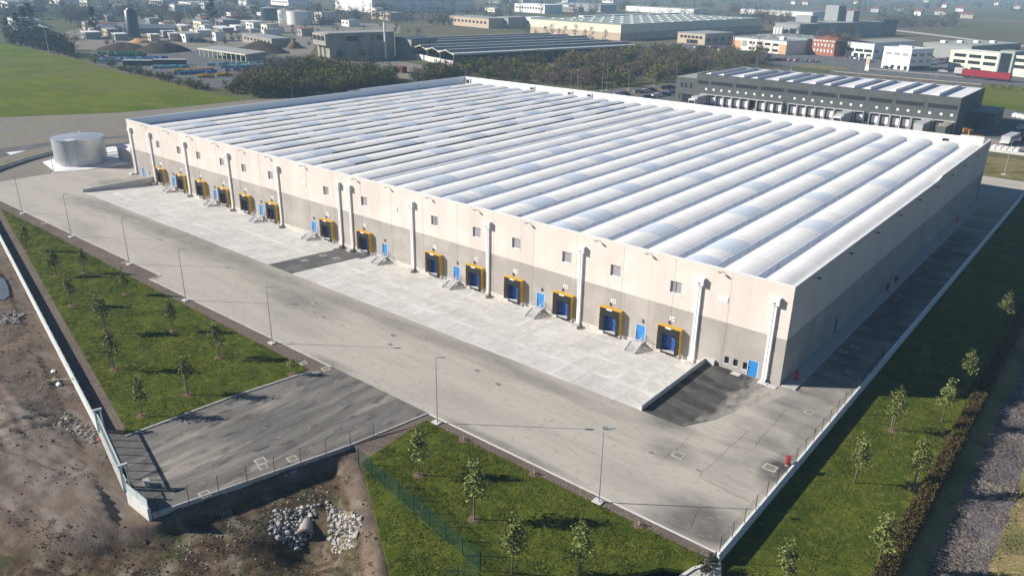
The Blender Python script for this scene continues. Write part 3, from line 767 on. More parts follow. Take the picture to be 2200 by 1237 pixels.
# dock shelters
for n_, x in DOCKS:
    a, c, t, y_ = x - 1.55, x + 1.55, 3.22, -.72
    f = MB()
    f.box(a, a + .10, y_, -.012, -.05, t); f.box(c - .10, c, y_, -.012, -.05, t); f.box(a + .10, c - .10, y_, -.012, t - .10, t)
    fo = f.build('dock_shelter', 'yellow', wh)
    k = MB()                                           # black curtains with notched edges
    top = [(a + .05, t - .04), (x - .52, t - .04), (x - .52, t - .24), (x + .30, t - .24), (x + .30, t - .04), (c - .05, t - .04), (c - .05, t - 1.0), (a + .05, t - 1.0)]
    k.face([(p[0], y_ - .02, p[1]) for p in top[::-1]]); k.face([(p[0], y_ + .01, p[1]) for p in top])
    for s0, s1 in ((a + .02, a + .58), (c - .58, c - .02)):
        zz = [-.05, .55, .6, .72, .78, 1.6, 1.65, 1.78, 1.84, t - 1.0]
        for i in range(len(zz) - 1):
            nt_ = .07 if i in (2, 6) else 0
            if s0 < x: p0, p1 = s0 + nt_, s1
            else: p0, p1 = s0, s1 - nt_
            k.box(p0, p1, y_ - .02, y_ + .01, zz[i], zz[i + 1])
    k.build('curtain', 'rubber', fo)
    l = MB(); l.box(x - .5, x + .28, y_ - .01, y_ + .02, t - .23, t - .045); l.build('shelter_tab', 'sign_white', fo)
    st_ = MB(); st_.box(a + .11, a + .40, -.45, -.40, .15, 2.5); st_.build('inner_flap', 'orange', fo)
    i_ = MB(); i_.box(a + .1, a + .12, y_ + .03, -.02, -.02, t - .12); i_.box(c - .12, c - .1, y_ + .03, -.02, -.02, t - .12); i_.box(a + .13, c - .13, y_ + .03, -.02, t - .13, t - .11)
    i_.build('shelter_lining', 'rubber', fo)
    d = MB()
    for q in range(5): d.box(x - 1.19, x + 1.19, .08 + .004 * (q % 2), .14, .02 + q * .54, .02 + q * .54 + .53)
    do = d.build('dock_door', 'door_blue', fo)
    MB().box(x + .05, x + .35, .06, .075, 1.45, 1.62).build('door_window', 'window_pane', do)
    lv = MB(); lv.box(x - 1.0, x + 1.0, -.55, .05, -.16, -.06); lv.box(x - .98, x + .98, -.5, -.06, -.45, -.17, 1); lv.build('dock_leveller', ['steel', 'rubber'], fo)
    for s0 in (-1.42, 1.12):
        MB().box(x + s0, x + s0 + .30, -.30, -.052, -.55, -.09).build('bumper', 'concrete_pale', fo)
    sg = MB(); sg.box(x - .36, x + .36, -.035, -.010, 3.86, 4.42); so = sg.build('dock_number', 'sign_white', fo)
    tx = link('lettering', text_mesh(str(n_), .60), so); tx.rotation_euler = (math.pi / 2, 0, 0); tx.location = (x, -.045, 4.13); tx.data.materials.clear(); tx.data.materials.append(MATS['lettering'])
    MB().box(x - .75, x - .42, -.22, -.02, 3.5, 3.86).build('dock_lamp', 'lamp_metal', fo)

# downpipes in pairs with white hopper boxes
for i, x in enumerate((-1.77, -10.83, -27.65, -43.75, -59.33, -74.0, -76.9, -94.02, -110.0, -125.8, -140.0, -148.4)):
    zb = .1 if i in (0, 11) else -.72
    h = MB(); h.box(x - .5, x + .5, -.52, -.012, 9.55, 10.4); h.box(x - .56, x + .56, -.56, -.011, 10.4, 10.45); h.box(x - .16, x + .12, -.54, -.521, 9.72, 9.85, 1)
    ho = h.build('hopper', ['white_metal', 'rubber'], wh)
    for s in (-.33, -.015):                            # twin half-round pipes
        p = MB(); p.prism([(x + s, -.03), (x + s, -.2), (x + s + .07, -.28), (x + s + .235, -.28), (x + s + .305, -.2), (x + s + .305, -.03)], zb + .35, 9.55)
        p.tube([(x + s + .15, -.16, zb + .42), (x + s + .15, -.3, zb + .22), (x + s + .15, -.6, zb + .05)], .14, 8)
        p.build('downpipe', 'cap_white', ho)
    q = MB()
    for zz in (1.5, 4.2, 7.0): q.box(x - .36, x + .32, -.295, -.012, zz, zz + .05)
    q.build('pipe_clip', 'white_metal', ho)
    if i not in (0, 11):
        MB().box(x - .45, x + .55, -1.25, -.45, -1.0, -.42).build('pipe_footing', 'concrete', ho)
    else:
        MB().box(x - .5, x + .6, -1.0, -.2, -.02, .1).build('pipe_footing', 'concrete_pale', ho)
# floodlights under the parapet
FLX = (-141.8, -132.5, -123.3, -113.9, -104.8, -96.4, -86.1, -72.4, -64.5, -55.4, -45.9, -36.5, -25.2, -17.9, -8.4)
for x in FLX:
    b = MB(); b.bar((x + .1, 0, 11.7), (x - .02, -.5, 11.78), .06); b.box(x - .25, x + .12, -.78, -.48, 11.70, 11.82); b.build('floodlight', 'lamp_metal', wh)
for yy in (6, 17.4, 28.6, 39.6, 50.8, 62.1, 72.9, 83, 94.9, 106):
    b = MB(); b.bar((0, yy, 11.45), (.42, yy, 11.5), .06); b.box(.4, .7, yy - .2, yy + .2, 11.43, 11.54); b.build('floodlight', 'rubber', wh)

# raised path along the shaded side
b = MB(); b.box(.02, 1.75, .1, 109, -.05, .14)
struct(b.build('side_path', 'concrete'))
# parapets at both ends of the sunken apron
b = MB(); b.prism([(-9.3, -15.1), (-9.06, -15.1), (-9.06, -.4), (-9.3, -.4)], -1.1, .62); b.box(-9.3, -7.9, -.38, -.02, -.1, .62)
tag(b.build('retaining_wall', 'concrete_pale'), 'low pale concrete wall at the right end of the loading apron', 'wall')
b = MB(); b.prism([(-141.5, -15.1), (-141.26, -15.1), (-141.26, -.06), (-141.5, -.06)], -1.1, .62)
tag(b.build('retaining_wall', 'concrete_pale'), 'low pale concrete wall at the left end of the loading apron', 'wall')

# steel stairs to the blue doors
def make_stair():
    t = thing('steel_stair', '', 'stair', (0, 0, 0), 0, 'steel stairs to the blue doors')
    zb = -.86
    MB().box(-.75, .75, -.95, -.06, -.06, -.01).build('landing', 'steel', t)
    ns = 5; y0, y1 = -.95, -2.35
    for k in range(ns):
        yy = y0 + (y1 - y0) * k / ns; zz = -.05 + (zb + .05) * (k + 1) / (ns + 1)
        MB().box(-.72, .72, yy - .27, yy - .0, zz - .03, zz).build('step', 'steel', t)
    for s in (-.75, .75):
        MB().bar((s, y0 + .02, -.1), (s, y1 - .05, zb + .08), .05, .24).build('stringer', 'steel', t)
        r = MB()
        for u in (.35, .68, 1.0):
            r.bar((s, -.12, -.02 + u), (s, y0, -.02 + u), .04); r.bar((s, y0, -.02 + u), (s, y1, zb + .06 + u), .04)
        for p, z in ((-.12, 0), (y0, 0), ((y0 + y1) / 2, zb / 2), (y1, zb)): r.bar((s, p, z - .05), (s, p, z + 1.0), .045)
        r.build('handrail', 'steel', t)
        MB().box(s - .04, s + .04, -.9, -.82, zb - .1, -.06).build('leg', 'steel', t)
    return t
st0 = make_stair()
for i, (x, where) in enumerate(STAIRS):
    o = st0 if i == 0 else copy_tree(st0)
    o.location = (x, 0, 0)
    o['label'] = 'grey steel stair with handrails up to the blue door ' + where
# ------------------------------------------------------------------ things on the site
# lamp posts
def lamp_parts(h=7.5, thin=False):
    p = MB(); p.tube([(0, 0, 0), (0, 0, h)], [.06, .035], 8); pm = p.mesh('pole', ['lamp_metal'], True)
    a = MB(); a.bar((0, 0, h - .03), (.35, .25, h + .06), .05); a.bar((.3, .2, h + .05), (.78, .55, h + .13), .26, .07); am = a.mesh('lamp_head', ['lamp_metal'])
    b = MB(); b.box(-.55, .35, -.35, .35, -.05, .09); bm_ = b.mesh('footing', ['concrete_pale'])
    return pm, am, bm_
LP = lamp_parts()
def lamp(x, y, label, z=0, group='lamp posts along the front kerb', scale=1.0):
    t = thing('lamp_post', label, 'lamp post', (x, y, z), 0, group)
    for nme, m_ in zip(('pole', 'lamp_head', 'footing'), LP): link(nme, m_, t)
    t.scale = (scale,) * 3
    return t
FL = [(-133.7, -29.2), (-113.0, -29.2), (-92.5, -29.2), (-72.6, -31.0), (-52.1, -31.1), (-23.7, -31.0), (-3.9, -31.05)]
for i, (x, y) in enumerate(FL): lamp(x, y, 'tall grey lamp post on the front kerb, %s from the left' % ORD[i])
lamp(-162.6, -12.0, 'grey lamp post standing beside the pale pad of the round steel tank')
lamp(*G(172, 283), 'slim lamp post rising behind the round steel tank', 0, 'lamp posts round the back')
lamp(*G(402, 262), 'lamp post just behind the left edge of the warehouse roof', 0, 'lamp posts round the back')
lamp(*G(631, 238), 'lamp post behind the roof, in front of the hedge bank', 0, 'lamp posts round the back')
lamp(*G(1107, 208), 'lamp post behind the far corner of the white roof', 0, 'lamp posts round the back')
lamp(*G(2157, 375), 'thin pale lamp post on the grass strip behind the warehouse', 0, 'lamp posts round the back', 1.1)

# young trees
def leaf_cloud(name, centres, n, spread, size, rs, mats, flat=.6):
    """n leaf quads scattered round the given clump centres"""
    c = np.array(centres)[rs.randint(0, len(centres), n)]
    P = c + rs.normal(0, 1, (n, 3)) * spread
    a, t = rs.uniform(0, 2 * np.pi, n), rs.uniform(-1, 1, n) * flat
    u = np.c_[np.cos(a), np.sin(a), t]; u /= np.linalg.norm(u, axis=1)[:, None]
    b = rs.normal(0, 1, (n, 3)); v = np.cross(u, b); v /= np.linalg.norm(v, axis=1)[:, None] + 1e-6
    s = (size * rs.uniform(.6, 1.4, n))[:, None]
    V = np.stack([P - u * s * .5, P + v * s * .38, P + u * s * .6, P - v * s * .38], 1)
    me = bpy.data.meshes.new(name)
    me.from_pydata(V.reshape(-1, 3).tolist(), [], np.arange(n * 4).reshape(-1, 4).tolist())
    for m_ in mats: me.materials.append(MATS[m_])
    return me
def young_tree(seed, h=5.0):
    rs = np.random.RandomState(seed); rr = random.Random(seed)
    tr = MB(); lean = (rr.uniform(-.12, .12), rr.uniform(-.12, .12))
    tr.tube([(0, 0, 0), (lean[0] * .3, lean[1] * .3, h * .3), (lean[0], lean[1], h * .62), (lean[0] * 1.2, lean[1] * 1.2, h * .92)], [.075, .06, .04, .012], 6)
    cs = []
    for k in range(17):
        z = h * rr.uniform(.33, .82); a = k * 2.4 + rr.uniform(-.5, .5); r = (1.05 - .75 * (z / h - .33) / .5) * rr.uniform(.55, 1.05)
        e = (lean[0] + math.cos(a) * r, lean[1] + math.sin(a) * r, z + r * rr.uniform(.35, .8))
        tr.tube([(lean[0] * z / h, lean[1] * z / h, z), e], [.022, .006], 4)
        cs += [e, tuple(.55 * e[i] + .45 * (lean[0] * z / h, lean[1] * z / h, z)[i] for i in range(3))]
    cs += [(lean[0] * 1.2, lean[1] * 1.2, h * .95), (lean[0], lean[1], h * .85)]
    return tr.mesh('trunk', ['bark'], True), leaf_cloud('crown', cs, 850, .20, .19, rs, ['leaf_young'])
YT = [young_tree(s) for s in (11, 12, 13, 14, 15)]
mr = MB(); mr.tube([(0, 0, -.05), (0, 0, .06)], [.75, .35], 14); mr.tube([(0, 0, .06), (0, 0, .062)], [.35, .2], 14); MR = mr.mesh('mulch_ring', ['mulch'], True)
stk = MB(); stk.tube([(.35, .1, 0), (.33, .1, 1.9)], .03, 5); STK = stk.mesh('stake', ['bark_pale'])
def ytree(x, y, z, h, i, label, ring=True, group=None):
    t = thing('young_tree', label, 'tree', (x, y, z), i * 1.7, group)
    tm, cm = YT[i % 5]
    k = h / 5.0
    for nme, me_ in (('trunk', tm), ('crown', cm)): link(nme, me_, t, scale=(.75 + .25 * k if i % 3 else k, k, k))
    if ring: link('mulch_ring', MR, t)
    if i % 2: link('stake', STK, t)
LT = [(60, 538, 4.6), (122, 592, 4.4), (181, 586, 4.0), (155, 656, 4.4), (270, 632, 4.0), (227, 713, 5.4), (373, 711, 4.3), (245, 793, 5.2), (471, 768, 4.8), (305, 892, 4.6), (403, 848, 4.9), (627, 803, 2.2)]
for i, (px, py, h) in enumerate(sorted(LT)):
    x, y = G(px, py, .05)
    ytree(x, y, .05, h, i, 'small young tree by the corner of the gate road' if h < 3 else 'young leafy tree on the left lawn, %s from the left' % ORD[i], True, 'young trees on the left lawn')
RT = [(900, 1020, .03, 5.1, 'young tree with mulch ring on the near lawn, closest to the green fence end'), (1018, 1115, .03, 6.0, 'tallest young tree on the near lawn, with a brown mulch ring'),
      (1100, 1232, .03, 5.6, 'young tree at the bottom edge of the near lawn, left of two'), (1245, 1240, .03, 5.4, 'young tree at the bottom edge of the near lawn, right of two')]
for i, (px, py, z, h, l) in enumerate(RT):
    x, y = G(px, py, z); ytree(x, y, z, h, i + 2, l, i < 2, 'young trees on the near lawn')
RL = [(1918, 925), (1974, 832), (2070, 842), (2023, 905), (1835, 1037), (1962, 1047), (1885, 1215), (1685, 1262), (2150, 705), (2060, 660)]
for i, (px, py) in enumerate(sorted(RL, key=lambda q: -q[1])):
    x, y = G(px, py, ZL); ytree(x, y, ZL, 5.3 if i else 4.6, i + 1, 'young tree on the sunken right lawn, %s from the bottom of the picture' % ORD[i], i in (2, 4, 6), 'young trees on the right lawn')
for i, (px, py, l) in enumerate(((996, 945, 'short cut stump beside the near lamp post'), (1148, 1018, 'short cut stump in bare soil by the middle of the front kerb'), (1373, 1128, 'short cut stump in bare soil near the right wall'))):
    x, y = G(px, py, .03); b = MB(); b.tube([(0, 0, 0), (.02, .02, .45)], [.09, .06], 7)
    t = thing('tree_stump', l, 'stump', (x, y, .03)); b.build('trunk', 'bark_pale', t); link('mulch_ring', MR, t)

# boundary wall with metal panels, sliding gate
def wall_run(a, b_, label, plinth_h, top_h, npan):
    a, b_ = Vector((*a, 0)), Vector((*b_, 0)); d = b_ - a; ln = d.length; d.normalize(); rz = math.atan2(d.y, d.x)
    t = thing('boundary_wall', label, 'wall', (a.x, a.y, 0), rz)
    MB().box(0, ln, -.14, .14, -1.0, plinth_h).build('plinth', 'concrete_pale', t)
    for i in range(npan):
        u0, u1 = ln * i / npan, ln * (i + 1) / npan
        MB().box(u0 + .04, u1 - .04, -.035, .035, plinth_h + .03, top_h).build('panel', 'fence_panel', t)
        MB().box(u0 - .04, u0 + .04, .04, .11, plinth_h, top_h + .05).build('post', 'fence_panel', t)
    return t
wall_run((-165, LW(-165)), (-48.2, LW(-48.2)), 'long white boundary wall topped with pale grey-green metal panels', .28, .85, 47)
wall_run((-35.2, LW(-35.2) - .45), (-31.6, -57.25), 'short end of the white boundary wall right of the gate', .75, 1.6, 2)
ga, gb = Vector((-47.9, LW(-47.9), 0)), Vector((-37.0, LW(-37.0) - .3, 0))
gd = gb - ga; gl_ = gd.length; rz = math.atan2(gd.y, gd.x)
t = thing('sliding_gate', 'wide grey metal sliding gate across the entrance road', 'gate', tuple(ga), rz)
f = MB(); f.box(.2, gl_, -.05, .05, 1.95, 2.12); f.box(.2, gl_, -.05, .05, .12, .34); f.build('gate_frame', 'fence_panel', t)
for k in range(8):
    u = .3 + (gl_ - .5) * k / 7; MB().box(u, u + .08, -.04, .04, .34, 1.95).build('upright', 'fence_panel', t)
f = MB()
for k in range(int((gl_ - .4) / .13)): f.box(.3 + k * .13, .3 + k * .13 + .022, -.012, .012, .34, 1.95)
f.build('bars', 'fence_panel', t)
for u in (0.0, gl_ + .1):
    p = MB(); p.box(u - .12, u + .12, -.22, -.08, -.2, 2.45); p.box(u - .12, u + .12, .30, .44, -.2, 2.45); p.box(u - .14, u + .14, -.3, .5, 2.3, 2.48)
    p.build('gate_post', 'fence_panel', t)
MB().box(-.2, gl_ + .3, -.2, .2, -.3, .03).build('gate_track', 'concrete', t)
t = thing('wicket_gate', 'narrow grey pedestrian gate between the sliding gate and the wall end', 'gate', (-36.6, LW(-36.6) - .32, 0), rz)
f = MB(); f.box(0, 1.3, -.03, .03, 1.6, 1.68); f.box(0, 1.3, -.03, .03, .15, .25); f.box(0, .06, -.03, .03, .25, 1.6); f.box(1.24, 1.3, -.03, .03, .25, 1.6); f.build('gate_frame', 'fence_panel', t)
f = MB()
for k in range(9): f.box(.12 + k * .13, .145 + k * .13, -.012, .012, .25, 1.6)
f.build('bars', 'fence_panel', t)
MB().box(1.34, 1.46, -.08, .08, -.3, 1.9).build('gate_post', 'fence_panel', t)
x, y = G(316, 1042); t = thing('control_box', 'pale box on the tarmac just inside the gate post', 'box', (x, y, 0), rz)
MB().box(-.35, .35, -.2, .2, 0, .5).build('case', 'concrete_pale', t); MB().box(-.4, .4, -.25, .25, .5, .54).build('lid', 'kerb', t)

# wire fences
def fence(name, label, pts, h, post_gap, mcol, wire, vgap, z=0.0, hgap=.25, group=None, pr=.035):
    t = thing(name, label, 'fence', (0, 0, 0), 0, group)
    for a, b_ in zip(pts, pts[1:]):
        a, b_ = Vector((*a, z)), Vector((*b_, z)); d = b_ - a; ln = d.length; d.normalize()
        n = max(1, round(ln / post_gap))
        for k in range(n + 1):
            p = a + d * ln * k / n; q = MB(); q.tube([tuple(p - Vector((0, 0, .3))), tuple(p + Vector((0, 0, h + .06)))], pr, 5); q.build('post', mcol, t)
            if k < n:
                m_ = MB(); p2 = a + d * ln * (k + 1) / n; seg = ln / n
                nv = int(seg / vgap)
                for j in range(1, nv):
                    c = p + d * seg * j / nv; m_.bar((c.x, c.y, z + .08), (c.x, c.y, z + h), wire)
                for j in range(int(h / hgap) + 1):
                    zz = z + .08 + (h - .08) * j / int(h / hgap); m_.bar((p.x, p.y, zz), (p2.x, p2.y, zz), wire * (2.2 if j in (0, int(h / hgap)) else 1.2))
                m_.build('mesh_panel', mcol, t)
    return t
fc = G(1032, 1186, 1.8)
fence('mesh_fence', 'green wire mesh fence bent round the corner of the near lawn', [(-24.1, -41.0), (fc[0], fc[1]), (fc[0] - 1.0, fc[1] - 9)], 1.8, 2.15, 'fence_green', .006, .055, .02, .16, pr=.05)
fence('mesh_fence', 'thin dark wire fence along the low kerb of the gate road', [(-31.5, -56.6), (-27.2, -39.4), (-26.7, -36.9)], 1.5, 2.6, 'fence_dark', .004, .1, .1, .3, pr=.03)
# wall and fence on the right edge of the yard
t = thing('edge_wall', 'long white concrete wall dividing the yard from the sunken right lawn', 'wall')
yy = -30.6; k = 0
while yy < 128:
    MB().box(7.02, 7.24, yy + .012, yy + 4.0 - .012, -1.0, .30 + .012 * (k % 2)).build('wall_block', 'cap_white', t); yy += 4.0; k += 1
fence('mesh_fence', 'thin dark post and wire fence standing on the right edge wall', [(7.13, -30.4), (7.13, 14)], 1.5, 2.4, 'fence_dark', .004, .1, .3, .3, pr=.028)
b = MB(); b.box(0, .6, -.9, .9, 0, 1.05); t = thing('hose_cabinet', 'red metal cabinet on the right edge wall', 'cabinet', (6.6, -14.7, 0), .0)
t.scale = (.85, .85, .85)
MB().box(-.18, .18, -.32, .32, .25, 1.1).build('case', 'red_paint', t); MB().box(-.2, .2, -.3, .3, 0, .25).build('stand', 'lamp_metal', t); MB().box(-.2, .2, -.34, .34, 1.1, 1.14).build('lid', 'red_paint', t)
for i, (x, y, l) in enumerate(((.9, 2.6, 'red hydrant on the side path nearest the front corner'), (.9, 39.2, 'second red hydrant along the shaded side path'), (.9, 43.6, 'third red hydrant along the shaded side path'), (.9, 85.5, 'farthest red hydrant on the shaded side path'))):
    t = thing('hydrant', l, 'hydrant', (x, y, .14), 0, 'red hydrants on the side path')
    b = MB(); b.tube([(0, 0, 0), (0, 0, .12), (0, 0, .14), (0, 0, .75), (0, 0, .9)], [.24, .24, .17, .17, .2], 10); b.build('barrel', 'red_paint', t, True)
    b = MB(); b.tube([(0, 0, .9), (0, 0, 1.02), (0, 0, 1.1)], [.2, .15, .05], 10); b.build('cap', 'red_paint', t, True)
    for s in (-1, 1): MB().tube([(0, 0, .6), (s * .3, 0, .6)], .09, 8).build('outlet', 'red_paint', t)

# concrete mouth and kerbs at the bottom right corner
t = thing('corner_slab', 'pale concrete slab with a curved white kerb at the corner of the near lawn', 'kerb')
pts = [G(px, py, .0) for px, py in ((1462, 1240), (1490, 1222), (1520, 1213), (1548, 1211))]
b = MB()
for p, q in zip(pts, pts[1:]):
    p, q = Vector(p), Vector(q); d = (q - p).normalized(); nn = Vector((-d.y, d.x)) * .13
    b.prism([p - nn, q - nn, q + nn, p + nn], -.4, .14)
b.build('kerb_stone', 'concrete_pale', t)
MB().sheet(pts + [G(1552, 1260), G(1470, 1262)], .04).build('slab', 'concrete', t)
b = MB(); b.prism([(7.05, -33.6), (7.25, -33.6), (8.6, -38.5), (8.4, -38.5)], -1.2, .1)
tag(b.build('wing_wall', 'concrete_pale'), 'short white wing wall below the end of the right edge wall', 'wall')
t = thing('climbing_shrub', 'dark green creeper on the fence corner at the lower right', 'shrub', (*G(1530, 1205), 0))
rs = np.random.RandomState(8)
link('foliage', leaf_cloud('foliage', [(0.1 * k % .5, -.25 * k, .25 + .12 * (k % 4)) for k in range(9)], 700, .22, .13, rs, ['leaf_dark']), t)
MB().tube([(0, 0, -.2), (0, -1, .4), (.1, -2, .6)], .02, 5).build('stem', 'bark', t)

# manholes and gully covers
MH = [(1457, 977, 1.0), (1400, 972, .7), (1655, 1004, 1.1), (1738, 885, .8), (1825, 800, .8), (1812, 755, .9), (1836, 745, .9), (1302, 920, .9), (1070, 825, .8), (1025, 796, .8), (845, 720, .9), (838, 740, .7), (678, 650, .9), (675, 670, .8), (695, 681, .8), (560, 990, 1.0), (628, 985, .9), (565, 1002, .8), (440, 1061, .9), (700, 792, .9), (652, 780, .8), (1500, 1010, .5), (335, 598, .7), (267, 564, .7), (95, 480, .8)]
fm = MB(); fm.box(-.55, .55, -.5, .5, -.04, .008); FMM = fm.mesh('frame', ['concrete'])
lm = MB(); lm.box(-.42, .42, -.37, .37, -.02, .016); lm.box(-.36, .36, -.02, .02, .016, .02); LMM = lm.mesh('lid', ['gravel_grey'])
MHL = [(px, py, s) for px, py, s in MH]
for i, (px, py, s) in enumerate(sorted(MHL)):
    x, y = G(px, py)
    zz = .01 if inside(SITE, np.array([x]), np.array([y]))[0] or x < -1e9 else .0
    t = thing('manhole_cover', 'square manhole cover in the paving, %s from the left edge of the picture' % ORD[i], 'manhole cover', (x, y, .008), .0 if y > -30 else -.2, 'manhole covers')
    t.scale = (s, s, 1)
    link('frame', FMM, t); link('lid', LMM, t)
for i, (x, y, l) in enumerate(((-75, -5.6, 'pale cover in the black strip between the aprons, nearest the wall on the left'), (-72.5, -4.9, 'pale cover in the black strip between the aprons, nearest the wall on the right'), (-74.7, -9.5, 'pale cover in the middle of the black strip between the aprons'))):
    t = thing('manhole_cover', l, 'manhole cover', (x, y, ap_z(y) + .03), 0, 'manhole covers'); link('frame', FMM, t); link('lid', LMM, t); t.rotation_euler = (-.066, 0, 0)
b = MB(); b.box(-.55, .55, -.4, .4, 0, .06); b.box(-.42, .42, -.28, .28, .06, .065, 1)
tag(b.build('light_well', ['kerb', 'steel'], None, loc=(-5.0, -.6, 0)), 'steel grating at the foot of the wall left of the blue corner door', 'grating')
tag(b.build('light_well', ['kerb', 'steel'], None, loc=(-.6, -.75, 0)), 'small steel grating at the foot of the front corner', 'grating')

# hedge beside the canal
rs = np.random.RandomState(21)
t = thing('clipped_hedge', 'long brown-green clipped hedge between the right lawn and the canal', 'hedge', (0, 0, 0))
hb = MB()
ys_ = np.arange(-40, 128, 2.0)
for a0, a1 in zip(ys_, ys_[1:]): hb.box(17.35, 18.35, a0, a1 + .01, ZL - .2, ZL + .78 + .1 * math.sin(a0), skip='fk')
hb.build('core', 'hedge_core', t)
def hedge_leaves(y0, y1, n):
    P = np.c_[rs.uniform(17.2, 18.5, n), rs.uniform(y0, y1, n), ZL + .88 + rs.normal(0, .10, n) + .1 * np.sin(np.linspace(0, 9, n))]
    sd = rs.rand(n) < .5
    P[sd, 0] = np.where(rs.rand(sd.sum()) < .5, 17.25, 18.45) + rs.normal(0, .07, sd.sum()); P[sd, 2] = ZL + rs.uniform(0, .88, sd.sum())
    return leaf_cloud('foliage', P, n, .05, .15, rs, ['hedge_leaf'])
link('foliage', hedge_leaves(-40, 20, 26000), t); link('foliage', hedge_leaves(20, 128, 12000), t)

# steel water tank, its pad and pump house
t = thing('water_tank', 'round galvanised steel water tank with a flat roof and ladder', 'tank', (-169.3, -3.0, 0))
R_ = 5.6
for k in range(3):
    b = MB(); b.tube([(0, 0, .12 + k * 1.95), (0, 0, .12 + (k + 1) * 1.95 - .02)], R_ - .012 * k, 56, cap=False); b.build('shell_ring', 'galv', t, True)
    b = MB(); b.tube([(0, 0, .12 + (k + 1) * 1.95 - .06), (0, 0, .12 + (k + 1) * 1.95 + .03)], R_ + .05, 56, cap=False); b.build('band', 'steel', t, True)
b = MB(); b.tube([(0, 0, 5.98), (0, 0, 6.02), (0, 0, 6.35)], [R_ + .08, R_ + .08, .3], 56); b.build('roof', 'galv', t, False)
b = MB()
ax, ay = R_ * .87 + .15, -R_ * .5
for s in (-.25, .25): b.bar((ax + s * .5, ay + s * .87, .2), (ax + s * .5, ay + s * .87, 6.9), .06)
for k in range(20): b.bar((ax - .12, ay - .22, .5 + k * .34), (ax + .12, ay + .22, .5 + k * .31), .04)
for k in range(7): b.tube([(ax + .15 + .42 * math.sin(q), ay - .08 + .42 * math.cos(q) * .9, 2.2 + k * .65) for q in np.linspace(-1.2, 2.8, 7)], .025, 4)
b.build('ladder', 'steel', t)
b = MB(); b.box(-1.2 + ax * .7, ax * .95, ay - .8, ay + .8, 6.12, 6.2); b.build('roof_platform', 'steel', t)
pad = [G(92, 349), (-162.9, -11.5), (-160.5, -6), (-158.4, 16), (-182, 16), (-181, 0)]
struct(MB().prism(pad, -.2, .10).build('tank_pad', 'cap_white'))
t = thing('pump_house', 'small white flat-roofed pump house between the tank and the warehouse', 'hut', (-162.4, 8.6, 0))
MB().box(-3.2, 3.6, -4.6, 6, 0, 3.1).build('wall', 'wall_upper', t); MB().box(-3.4, 3.8, -4.8, 6.2, 3.1, 3.35).build('roof', 'cap_white', t); MB().box(-1.2, .2, -4.66, -4.61, 0, 2.2).build('door', 'steel', t)
t = thing('tank_pipework', 'grey steel pipes running between the tank and the pump house', 'pipes')
for pts_ in ([(-168, 1.6, .6), (-167, 5, .6), (-165.7, 6, .6)], [(-171, 1.8, .5), (-169, 6.5, .5), (-165.7, 8, .5)], [(-173, 1.5, .7), (-170, 9, .7), (-165.7, 10.5, .7)], [(-171, 8, .6), (-171, 8, 2.0), (-168, 11, 2.0)], [(-165.0, -4.5, .35), (-160.5, -3, .35), (-160.5, 2.5, .35), (-160.5, 4.1, .5)]):
    MB().tube(pts_, .11, 7).build('pipe', 'galv', t, True)
t = thing('service_box', 'pale concrete box at the end of the left apron wall', 'box', (-149.0, -1.0, 0)); MB().box(-.6, .6, -.4, .4, 0, .35).build('case', 'concrete_pale', t); MB().box(-.5, .5, -.3, .3, .35, .38).build('lid', 'steel', t)

# riprap and culvert in the ditch
def rock_mesh(seed):
    rr = random.Random(seed); b = MB(); n1, n2 = 6, 4; top = []
    b.v.append((0, 0, -.42)); sx, sy, sz = rr.uniform(.8, 1.3), rr.uniform(.7, 1.1), rr.uniform(.55, .9)
    for j in range(1, n2):
        ph = math.pi * j / n2
        for i in range(n1):
            a = 2 * math.pi * (i + .5 * (j % 2)) / n1; r = math.sin(ph) * rr.uniform(.30, .62)
            b.v.append((math.cos(a) * r * sx, math.sin(a) * r * sy, -math.cos(ph) * .45 * sz + rr.uniform(-.12, .12)))
    b.v.append((0, 0, .45 * sz))
    for i in range(n1): b.f.append((0, 1 + (i + 1) % n1, 1 + i)); b.m.append(0)
    for j in range(n2 - 2):
        o = 1 + j * n1
        for i in range(n1): b.f.append((o + i, o + (i + 1) % n1, o + n1 + (i + 1) % n1, o + n1 + i)); b.m.append(0)
    o = 1 + (n2 - 2) * n1; e = len(b.v) - 1
    for i in range(n1): b.f.append((o + i, o + (i + 1) % n1, e)); b.m.append(0)
    return b
ROCKS = [rock_mesh(s).mesh('stone', ['rock']) for s in range(30, 37)]
RUB = [rock_mesh(s).mesh('stone', ['rubble']) for s in range(40, 46)]
def pile(name, label, quad, n, s0, s1, seed, lib, zf, cat='stones', lift=-.08):
    rr = random.Random(seed)
    t = thing(name, label, cat, (0, 0, 0)); placed = []
    tries = 0
    while len(placed) < n and tries < n * 60:
        tries += 1
        u, v = rr.random(), rr.random()
        p = [(1 - v) * ((1 - u) * quad[0][i] + u * quad[1][i]) + v * ((1 - u) * quad[3][i] + u * quad[2][i]) for i in (0, 1)]
        s = rr.uniform(s0, s1)
        if any((p[0] - a) ** 2 + (p[1] - b) ** 2 < (.30 * (s + c)) ** 2 for a, b, c in placed): continue
        placed.append((*p, s))
        o = link('stone', rr.choice(lib), t, (p[0], p[1], zf(*p) + lift * s), rr.uniform(0, 6.28), s)
        o.rotation_euler = (rr.uniform(-.5, .5), rr.uniform(-.5, .5), rr.uniform(0, 6.28))
    return t
zz = -2.2
pile('rock_lining', 'bank of grey shaded riprap stones left of the culvert mouth', [G(575, 1150, zz), G(640, 1160, zz), G(690, 1090, zz), G(590, 1108, zz)], 110, .25, .8, 1, ROCKS, dirt_z)
